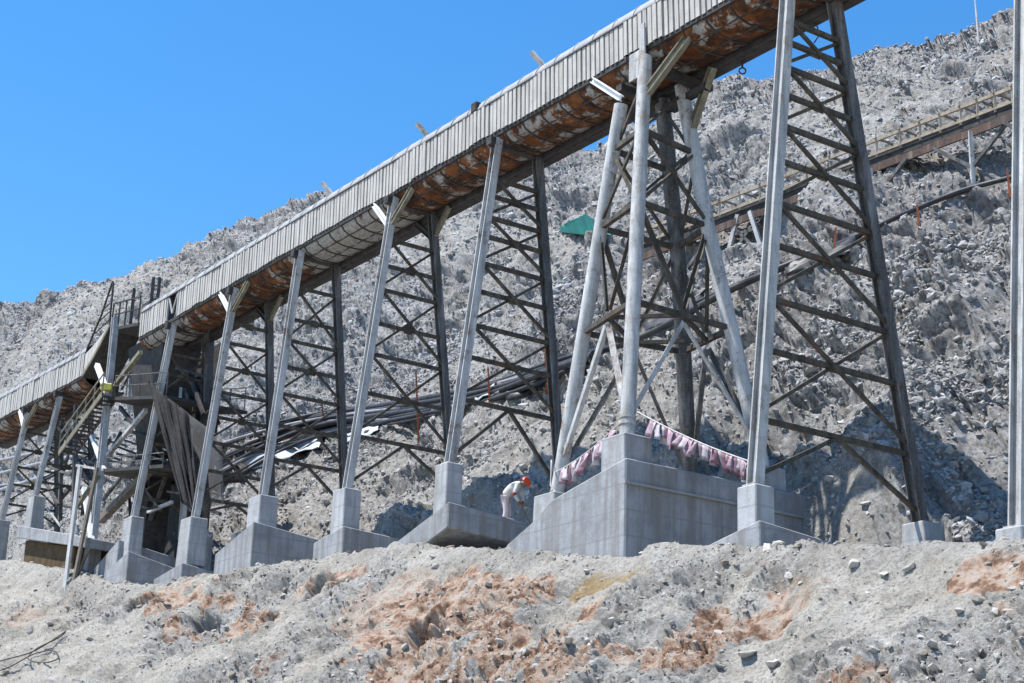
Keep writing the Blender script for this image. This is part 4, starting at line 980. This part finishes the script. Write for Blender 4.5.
    # face: nose, eyes, ears, mouth on the underside of the bent head
    fd = (P(.62, -.01, 1.22) - hd).normalized(); top = (P(.62, -.01, 1.42) - hd).normalized(); sd_ = fd.cross(top).normalized(); hc = hd + fd * .01
    m = MB(); m.tube([hc + fd * .085 + top * .01, hc + fd * .115 - top * .02, hc + fd * .085 - top * .035], [.008, .018, .012], 8)
    m.build('nose', 'skin', root)
    for s_ in (-1, 1):
        m = MB(); m.tube([hc + fd * .082 + top * .018 + sd_ * s_ * .026, hc + fd * .094 + top * .018 + sd_ * s_ * .030], [.012, .007], 8); m.build('eye', 'dark', root)
        m = MB(); m.tube([hc + sd_ * s_ * .080 + top * .02, hc + sd_ * s_ * .095 - top * .01, hc + sd_ * s_ * .082 - top * .035], [.010, .018, .008], 8); m.build('ear', 'skin', root)
    MB().tube([hc + fd * .086 - top * .06 + sd_ * .024, hc + fd * .094 - top * .062, hc + fd * .086 - top * .06 - sd_ * .024], .006, 6).build('mouth', 'glove', root)
    # hard hat: dome, brim, ridge
    m = MB(); c = hd + top * .012; nn = 20; prev = []
    rows = [(0.0, .150), (.02, .138), (.06, .132), (.10, .112), (.13, .078), (.148, .035), (.152, .002)]
    g = [[c + top * h + (fd * math.cos(a) * 1.12 + sd_ * math.sin(a) * .95) * r_ for a in np.linspace(0, 2 * math.pi, nn + 1)] for h, r_ in rows]
    m.sheet(g); hh = m.build('hard_hat', 'helmet', root); thicken(hh, .006)
    m = MB(); m.sheet([[c + top * .004 + fd * (.12 + .06 * k_) + sd_ * x for x in np.linspace(-.10 + .03 * k_, .10 - .03 * k_, 7)] for k_ in (0, 1)]); thicken(m.build('hat_peak', 'helmet', root), .008)
    m = MB(); m.tube([c + top * (.152 - .10 * abs(x) ** 2.2) + fd * x * .13 for x in np.linspace(-1, 1, 9)], .012, 6); m.build('hat_ridge', 'helmet', root)
    # red-brown elbow patch on the sleeve
    skin_body('elbow_patch', [(elR - (elR - shR) * .2, .070), (elR, .072), (elR + (wrR - elR) * .25, .066)], [(0, 1), (1, 2)], 'glove', root)
    tool = empty('digging_bar', P(.5, -.1, .2), 'long bar held in both hands by the bending worker', 'tool')
    g1, g2 = wrL + (wrL - elL).normalized() * .11, wrR + (wrR - elR).normalized() * .11
    ax = (P(.78, .02, .03) - g2).normalized(); MB().tube([g2 - ax * .55, g2, P(.78, .02, .03)], .017, 8).build('shaft', 'oldwood', tool)
    MB().beam(P(.78, .02, .03), P(.78, .02, .03) + ax * .16, .14, .02).build('blade', 'steel', tool)
worker()

# ------------------------------------------------------------------ foreground: cable coil, boulders, shrub
def bank_hit(u, v): return hit(u, v, 0, -40)
pts = [(-20, 668), (8, 662), (30, 655), (52, 642), (66, 632), (58, 640), (34, 650), (22, 662), (40, 668), (58, 662), (52, 652), (30, 656), (4, 672), (-20, 682)]
P = [bank_hit(*p) + Vector((0, 0, .07)) for p in pts]; Q = []
for a, b in zip(P, P[1:]):
    for i in range(5): Q.append(a.lerp(b, i / 5))
for _ in range(4): Q = [Q[0]] + [(Q[i - 1] + Q[i] * 2 + Q[i + 1]) / 4 for i in range(1, len(Q) - 1)] + [Q[-1]]
tag(MB().tube([q + Vector((0, -.05, .10)) for q in Q], .021, 7).build('cable', 'dark'), 'tangled dark cable lying on the bank at bottom left', 'cable')
def boulder(u, v, s, label, mat='stone', sq=(1, .8, .6), seed=1):
    import bmesh
    rg = random.Random(seed); bm = bmesh.new(); bmesh.ops.create_icosphere(bm, subdivisions=3, radius=.5)
    pl = [Vector((rg.uniform(-1, 1), rg.uniform(-1, 1), rg.uniform(-1, 1))).normalized() for _ in range(15)]; cut = [rg.uniform(.17, .33) for _ in pl]
    for vv in bm.verts:
        for n_, c_ in zip(pl, cut):
            d_ = vv.co.dot(n_) - c_
            if d_ > 0: vv.co -= n_ * d_ * .95
        vv.co.x *= sq[0]; vv.co.y *= sq[1]; vv.co.z *= sq[2]
    me = bpy.data.meshes.new('boulder'); bm.to_mesh(me); bm.free(); me.materials.append(M[mat])
    a = me.attributes.new('tone', 'FLOAT', 'POINT'); a.data.foreach_set('value', [rg.uniform(.6, .95)] * len(me.vertices))
    o = bpy.data.objects.new('boulder', me); col.objects.link(o); o.location = bank_hit(u, v) + Vector((0, 0, s * .12)); o.scale = (s, s, s); o.rotation_euler = (rg.uniform(-.4, .4), rg.uniform(-.4, .4), rg.uniform(0, 6))
    tag(o, label, 'boulder', 'larger stones on the foreground bank')
for i, (u, v, s, lab) in enumerate([(853, 564, .38, 'pale upright stone on the bank crest right of the stepped base'), (881, 574, .26, 'small reddish stone just right of the pale upright stone'), (570, 642, .42, 'flat pale slab lying in the ochre patch below the concrete block'), (500, 640, .3, 'grey stone in the middle of the bank below the undercut slab'),
                                     (745, 655, .5, 'largest pale slab at the bottom centre right of the bank'), (770, 664, .4, 'angular grey stone beside the largest pale slab'), (720, 668, .3, 'small grey stone left of the largest pale slab'), (28, 628, .5, 'rounded pale boulder at the left edge of the bank'), (50, 622, .4, 'smaller boulder resting right of the rounded left one'),
                                     (960, 610, .26, 'brown stone on the right end of the bank near the orange soil'), (934, 668, .34, 'grey stone at the bottom right of the bank'), (585, 570, .3, 'dark flat stone on the yellow soil below the concrete block'), (440, 592, .28, 'stone poking from the bank left of the ochre hollow')]):
    boulder(u, v, s, lab, sq=(1.2, .8, .5) if 'slab' in lab or 'flat' in lab else (1, .85, .75), seed=i + 3)
